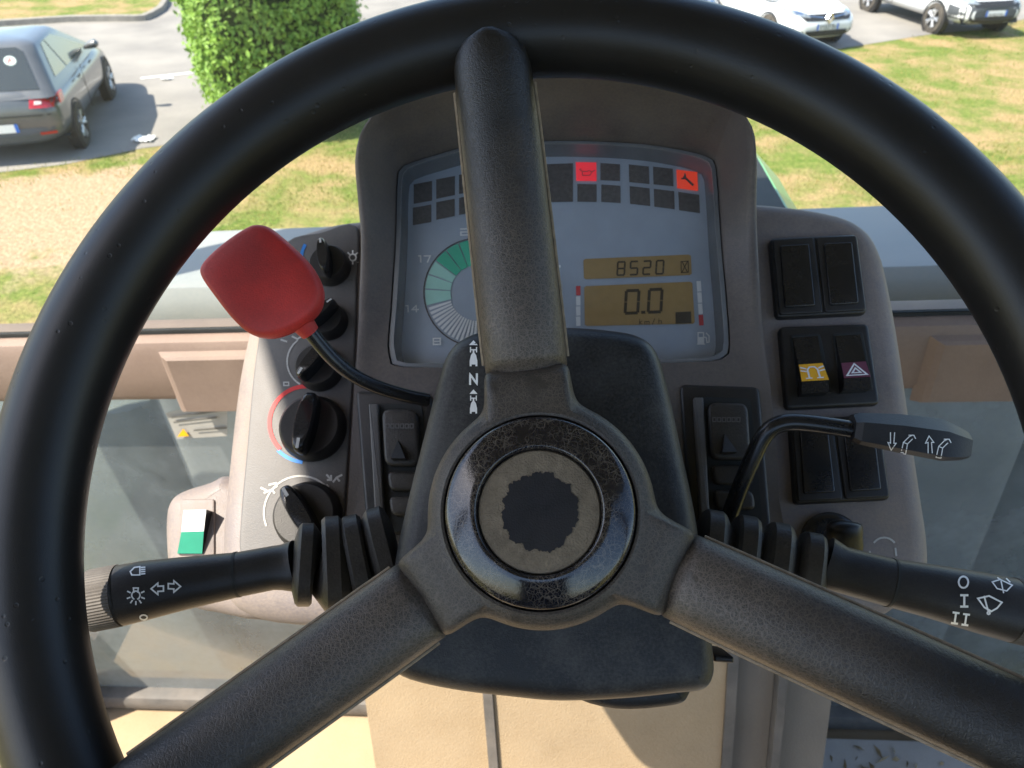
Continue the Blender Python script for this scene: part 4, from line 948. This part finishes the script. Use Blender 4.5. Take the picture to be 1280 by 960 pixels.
def w2k(px, py, d): return inv(K, at(px, py, d))
def pr(rpx, d): return rpx * d / FPX
def stalk(name, label, pts, split, ring_pts, fins, ringsign):
    path = [w2k(x, y, d) for x, y, r_, d in pts]; rad = [pr(r_, d) for x, y, r_, d in pts]
    s = MB().tube(path, rad, 32, p=2.25).build(name, M['black'], sc_, smooth=40, label=label)
    # joint line
    a = w2k(*split[:2], split[3]); dirv = (path[-1] - path[0]).normalized(); rj = pr(split[2], split[3])
    MB().tube([a - dirv*.0006, a + dirv*.0006], rj, 32, p=2.25).build('joint', M['darkgrille'], s)
    # ribbed end ring
    a = w2k(*ring_pts[0][:2], ring_pts[0][3]); b = w2k(*ring_pts[1][:2], ring_pts[1][3]); r0 = pr(ring_pts[0][2], ring_pts[0][3]); t_ = (b - a).normalized()
    u = Vector((0, 0, 1)); u = (u - t_*u.dot(t_)).normalized(); bb = t_.cross(u); rings = []; n = 120
    for k, sc in ((-.0015, .90), (0, .93), (0, 1), (.06, 1.0), (.80, 1.0), (.9, .97), (1, .86), (1.0, .5)):
        c = a.lerp(b, k) if k >= 0 else a + t_*k
        rings.append([c + (u*math.cos(2*math.pi*j/n) + bb*math.sin(2*math.pi*j/n)) * r0*sc*(1 + (.022 if j % 2 else 0)*(sc > .9)) for j in range(n)])
    MB().loft(rings).build('ribbed_ring', M['ribbed'], s, smooth=20)
    # rubber bellows: square fins on a waist
    path = []; rad = []
    for i, (x, y, d, half, big, small) in enumerate(fins):
        c = w2k(x, y, d); nx = w2k(*fins[min(i+1, len(fins)-1)][:3]); pv = w2k(*fins[max(i-1, 0)][:3]); tt = (nx - pv).normalized()
        hh = pr(half, d)
        for k, r_ in ((-1.35, small), (-1, big*.93), (-.72, big), (.5, big), (.85, big*.93), (1.3, small)): path.append(c + tt*hh*k); rad.append(pr(r_, d))
    MB().tube(path, rad, 32, p=3.2, asp=.9, rot=0).build('bellows', M['bellow'], s, smooth=32)
    return s
ls_ = stalk('indicator_stalk', 'thick black stalk with lamp and arrow symbols, left of the wheel hub',
    [(372,706,31,.352),(364,708,31,.352),(352,709,28,.351),(340,710,27,.350),(298,718,27.5,.348),(230,729,32.5,.345),(180,738,36.5,.342),(152,744,37.5,.340)], (297,718,28.2,.348),
    [(150,744,37.5,.340),(108,752,37.5,.338)], [(480,690,.362,13,56,36),(447,700,.360,13,56,34),(415,706,.357,13,58,34),(381,706,.354,11,50,30)], -1)
rs_ = stalk('wiper_stalk', 'thick black stalk with wiper symbols, right of the wheel hub',
    [(1030,704,34,.352),(1040,708,32,.351),(1052,712,29,.350),(1112,728,30,.347),(1160,738,33,.345),(1220,752,37.5,.342),(1262,762,39.5,.340)], (1112,728,30.8,.347),
    [(1264,762,39.5,.340),(1308,772,39.5,.338)], [(888,690,.362,14,52,36),(930,697,.360,14,52,34),(971,704,.357,14,50,34),(1012,712,.354,13,46,30)], 1)
lt = bvh(ls_); rt = bvh(rs_)
def sprint(o, tree, nm, lines, wd): v, f = ribbons(lines, wd * 1.15, 2.5); print_on(o, tree, v, f, M['white'], nm, .0003)
sprint(ls_, lt, 'headlamp_icon', [[(175,709),(168,710),(163,715),(165,719),(175,719),(175,709)]] + [[(177,710+i*2.6),(181,709.6+i*2.6)] for i in range(4)], 1.5)
sprint(ls_, lt, 'lamp_icon', [circ(170,744,5.2,-60,240,14), [(167.5,740),(167,735),(173,735),(172.5,740)]] + [[(170+8*math.cos(R(a)),744+8*math.sin(R(a))),(170+11*math.cos(R(a)),744+11*math.sin(R(a)))] for a in (-25,20,55,90,125,160,205)], 1.6)
def arrow(cx, cy, s, k): return [[(cx-k*s*1.2,cy),(cx,cy-s),(cx,cy-s*.45),(cx+k*s,cy-s*.5),(cx+k*s,cy+s*.4),(cx,cy+s*.45),(cx,cy+s),(cx-k*s*1.2,cy)]]
sprint(ls_, lt, 'left_arrow_icon', arrow(197.5,736,7,1), 1.7); sprint(ls_, lt, 'right_arrow_icon', arrow(217.5,733,7,-1), 1.7)
sprint(ls_, lt, 'zero_mark', [circ(179.5,771,4.5,0,360,12,3)], 1.7); sprint(ls_, lt, 'low_mark', [[(208,769),(214,768)],[(220,766),(224,765),(224,768)],[(228,764),(236,762)]], 1.6)
sprint(rs_, rt, 'zero_mark', [circ(1204,728,6,0,360,16,7)], 2.0)
sprint(rs_, rt, 'one_mark', place(GL['I'], 1205, 751, 17, 14), 2.4); sprint(rs_, rt, 'two_mark', place(GL['I'], 1194, 772, 14, 13, 8) + place(GL['I'], 1207, 774, 14, 13, 8), 2.2)
sprint(rs_, rt, 'wiper_icon', [[(1222,748),(1236,745),(1252,753),(1246,760),(1239,764),(1230,759),(1222,748)],[(1230,746),(1235,764)],circ(1235.5,766,1.6,0,360,8)], 1.8)
sprint(rs_, rt, 'washer_icon', [[(1240,728),(1250,725),(1265,732),(1258,739),(1246,736),(1240,728)],[(1251,727),(1254,741)],[(1247,723),(1252,726)],[(1258,724),(1262,728)]], 1.4)

# ---- red shuttle lever
lv = [(534,500,.385),(505,494,.378),(470,483,.372),(440,468,.366),(418,450,.361),(400,430,.357),(384,410,.353),(370,396,.350)]
rod = MB().tube(smooth_open([w2k(*p) for p in lv], 4), pr(9, .365), 16).build('shuttle_lever', M['gloss'], sc_, label='bent black lever rod with red paddle', smooth=60)
PM = frame((-.06, .10, 1), 325, 352, .345)
PK = K.inverted() @ PM
pd = [(247,333),(258,318),(280,299),(304,283),(319,278),(336,283),(362,305),(383,327),(396,350),(399,370),(392,389),(372,406),(345,418),(324,420),(306,414),(286,396),(264,368),(249,346)]
pdl = smooth_closed([loc(PM, *p) for p in pd], 4); rings = []
for e, z in ((.006,-.014),(.002,-.012),(0,-.008),(0,-.004),(.0008,-.0015),(.0022,-.0002),(.004,.0003),(.012,.0009),(.026,.0012)):
    cpd = sum((q.to_2d() for q in pdl), Vector((0, 0))) / len(pdl); kk = 1 - e / .030
    rings.append([PK @ Vector((cpd.x + (q.x-cpd.x)*kk, cpd.y + (q.y-cpd.y)*kk, z)) for q in pdl])
MB().loft(rings).build('paddle', M['paddle'], rod, smooth=50, label='red rounded paddle grip')
c0_, c1_ = w2k(378,404,.352), w2k(388,416,.3545)
MB().tube([c0_, c1_], [pr(15,.352), pr(12,.352)], 14).build('collar', M['paddle'], rod)
# ---- right lever with arm symbols
rv = [(893,700,.392),(905,664,.388),(925,610,.384),(943,568,.380),(953,548,.378),(966,534,.376),(985,528,.375),(1010,529,.374),(1040,533,.373),(1072,538,.372)]
rod2 = MB().tube(smooth_open([w2k(*p) for p in rv], 4), pr(11, .378), 16).build('loader_lever', M['gloss'], sc_, label='bent black lever with angular grip', smooth=60)
HX = [w2k(1064,534,.372), w2k(1120,541,.371), w2k(1172,549,.369), w2k(1207,556,.368)]
ax = (HX[-1] - HX[0]).normalized(); up = (w2k(1130,500,.371) - w2k(1130,540,.371)); up = (up - ax*up.dot(ax)).normalized(); ot = ax.cross(up); ot = ot if ot.z > 0 else -ot
rings = []
for c, sc in ((HX[0], .80), (HX[0] + ax*.003, 1.0), (HX[1], 1.22), (HX[2], 1.32), (HX[3] - ax*.004, 1.02), (HX[3], .82)):
    h_, d_ = pr(20, .37)*sc, pr(21, .37)*sc
    sec = [(-.95,-.5),(-.6,-.95),(.25,-.95),(.95,-.6),(.98,.1),(.42,.92),(-.75,.98),(-.98,.6)]
    rings.append([c + up*a*h_ + ot*b*d_ for a, b in sec])
gr_ = MB().loft(rings).build('lever_grip', M['black'], rod2, smooth=20)
gt = bvh(gr_)
def gprint(nm, lines, wd): v, f = ribbons(lines, wd, 3); print_on(gr_, gt, v, f, M['white'], nm, .0003)
def barrow(x, y, k):   # outlined long arrow
    return [[(x-2.2,y-9*k),(x-2.2,y+4*k),(x-5.5,y+3*k),(x-1,y+12*k),(x+5,y+4*k),(x+2,y+4*k),(x+3,y-9*k)]]
gprint('down_arrow_icon', barrow(1115,550,1), 1.2); gprint('up_arrow_icon', barrow(1162,557,-1), 1.2)
for x, y in ((1132,556), (1176,561)): gprint('arm_icon', [[(x-6,y+10),(x-3,y-3),(x+4,y-10),(x+8,y-12)],[(x,y+11),(x+2,y-1),(x+8,y-7)],[(x-6,y+10),(x,y+11)],[(x+4,y-12),(x+10,y-12),(x+12,y-8)],[(x-3,y-3),(x+2,y-1)]], 1.2)

# ================================================================== STEERING WHEEL
sw = thing('steering_wheel', W, 'worn black three spoke steering wheel with round centre cap', 'steering wheel')
RM, RT = .1966, .0180
rings = []
for i in range(180):
    a = 2*math.pi*i/180; ring = []
    for j in range(28):
        b = 2*math.pi*j/28; rr_ = RM + RT*math.cos(b); z = RT*.96*math.sin(b)
        ring.append((rr_*math.cos(a), rr_*math.sin(a), z))
    rings.append(ring)
rings.append(rings[0])
mbr = MB(); n = 28
v = [p for r in rings[:-1] for p in r]; f = []
for i in range(180):
    for j in range(n): a = i*n+j; b = i*n+(j+1) % n; c = ((i+1) % 180)*n; f.append([a, b, c+(j+1) % n, c+j])
mbr.add(v, f).build('rim', M['rim'], sw, smooth=80)
top = loc(W, 613, 50); A0 = math.degrees(math.atan2(top.y, top.x))
angs = [A0, A0 + 120, A0 + 240]
SE = .0570; HW = .0168
def spoke(ang):
    a = R(ang); ux = Vector((math.cos(a), math.sin(a), 0)); uy = Vector((-math.sin(a), math.cos(a), 0)); uz = Vector((0, 0, 1)); rings = []
    S_ = [(SE-.006,-.0135,.90),(SE+.0003,-.0098,.97),(SE+.0012,-.0080,1.0),(SE+.004,-.0066,1.0),(.075,-.0032,1.0),(.11,.0035,.985),(.145,.0105,.965),(.160,.0148,.95),(.169,.0180,.94),(.1755,.0196,.92),(.1805,.0204,.85),(.1837,.0206,.71),(.1857,.0200,.42)]
    for s, z, wk in S_:
        ring = []; w_ = HW*wk; h_ = .018
        for j in range(24):
            b = 2*math.pi*j/24; c, sn = math.cos(b), math.sin(b); p = 2.15 if sn > 0 else 2.6
            e = (abs(c)**p + abs(sn)**p) ** (-1/p)
            zz = z - .0105 + sn*e*(.0125 if sn > 0 else .0105)
            ring.append(ux*s + uy*c*e*w_ + uz*zz)
        rings.append(ring)
    sp = MB().loft(rings).build('spoke', M['sleeve'], sw, smooth=50)
    for sd in (-1, 1):
        MB().tube([ux*s + uy*sd*HW*wk*1.015 + uz*(z-.0112) for s, z, wk in S_[3:9]], .0009, 8).build('seam', M['seam'], sp)
    return sp
for a in angs: spoke(a)
# hub: a disc with three short arms
def hub_r(phi, grow=0.0):
    acc = .0440 ** 12
    for A in angs:
        d = abs((math.degrees(phi) - A + 180) % 360 - 180)
        if d < 85:
            dr = R(d); ra = min((SE + .0003) / math.cos(dr), HW*1.03 / max(math.sin(dr), 1e-4)); acc += ra ** 12
    return min(acc ** (1/12), .0610)
NH = 360
prof = [hub_r(2*math.pi*i/NH) for i in range(NH)]
for it in range(3): prof = [(prof[i-1] + 2*prof[i] + prof[(i+1) % NH]) / 4 for i in range(NH)]
def hring(ins, z, blend=0.0, rc=.044):
    r = []
    for i in range(NH):
        a = 2*math.pi*i/NH; q = prof[i]; q = q - ins; q = q*(1-blend) + rc*blend; r.append((q*math.cos(a), q*math.sin(a), z - max(0, q-.044)*.18))
    return r
rings = [hring(.004,-.040), hring(0,-.026), hring(0,-.0125), hring(.0010,-.0088), hring(.003,-.0062), hring(.006,-.0046), hring(.007,-.0040,.6,.0405), hring(0,-.0036,1,.0385), hring(0,-.0030,1,.0374), hring(0,-.0034,1,.0364), hring(0,-.0075,1,.0361)]
hub = MB().loft(rings, True, False).build('hub', M['hub'], sw, smooth=40)
for a in angs:
    b = R(a); ux = Vector((math.cos(b), math.sin(b), 0)); uy = Vector((-math.sin(b), math.cos(b), 0))
cap = MB().revolve([(.0357,-.0075),(.0356,-.0026),(.0353,-.0014),(.0346,-.0006),(.0330,.0001),(.0310,.0009),(.0290,.0016),(.0265,.0025),(.0245,.0031),(.0238,.0031),(.0232,.0024),(.0228,.0002)], 96).build('centre_cap', M['capring'], sw, smooth=60, label='glossy black crazed ring cap')
MB().revolve([(.0227,-.0020),(.0226,.0006),(.0221,.0014),(.0212,.0016),(.0001,.0017)], 72).build('emblem_residue', M['capdisc'], cap, smooth=40)
ro = []
for i in range(150):
    a = 2*math.pi*i/150; r_ = .0140 + .0012*mnoise.noise(Vector((math.cos(a)*1.7, math.sin(a)*1.7, 3))) + .0016*mnoise.noise(Vector((math.cos(a)*5, math.sin(a)*5, 1))) + .0012*mnoise.noise(Vector((math.cos(a)*19, math.sin(a)*19, 7)))
    ro.append((r_*math.cos(a)+.0003, r_*math.sin(a)))
MB().plate([Vector(p) for p in ro], 0, .00195, 0).build('worn_centre', M['capcore'], cap, smooth=0)
MB().revolve([(.020,-.03),(.022,-.06)], 32).build('hub_boss', M['cover'], sw)

# ---- dry crumbs and straw gathered at the edge of the mat
cr_ = MB()
for k in range(140):
    x, y = random.gauss(.42, .05), random.gauss(.60, .05); a = random.uniform(0, 6.3); l = random.uniform(.003, .016); w_ = random.uniform(.001, .004)
    c, n_ = Vector((x, y, -1.2235)), Vector((math.cos(a), math.sin(a), random.uniform(-.1, .3))) * l; b_ = Vector((-math.sin(a), math.cos(a), 0)) * w_
    cr_.add([c - n_, c + b_, c + n_, c - b_ + Vector((0, 0, .004))], [[0, 1, 2], [0, 2, 3], [0, 3, 1], [1, 3, 2]])
o = cr_.build('floor_debris', pm('dry straw', (.30,.23,.13), .9, .2, .3, 60), None, smooth=0); o.matrix_world = T; o['kind'] = 'stuff'; o['label'] = 'dry straw crumbs on the grey rubber mat'; o['category'] = 'debris'
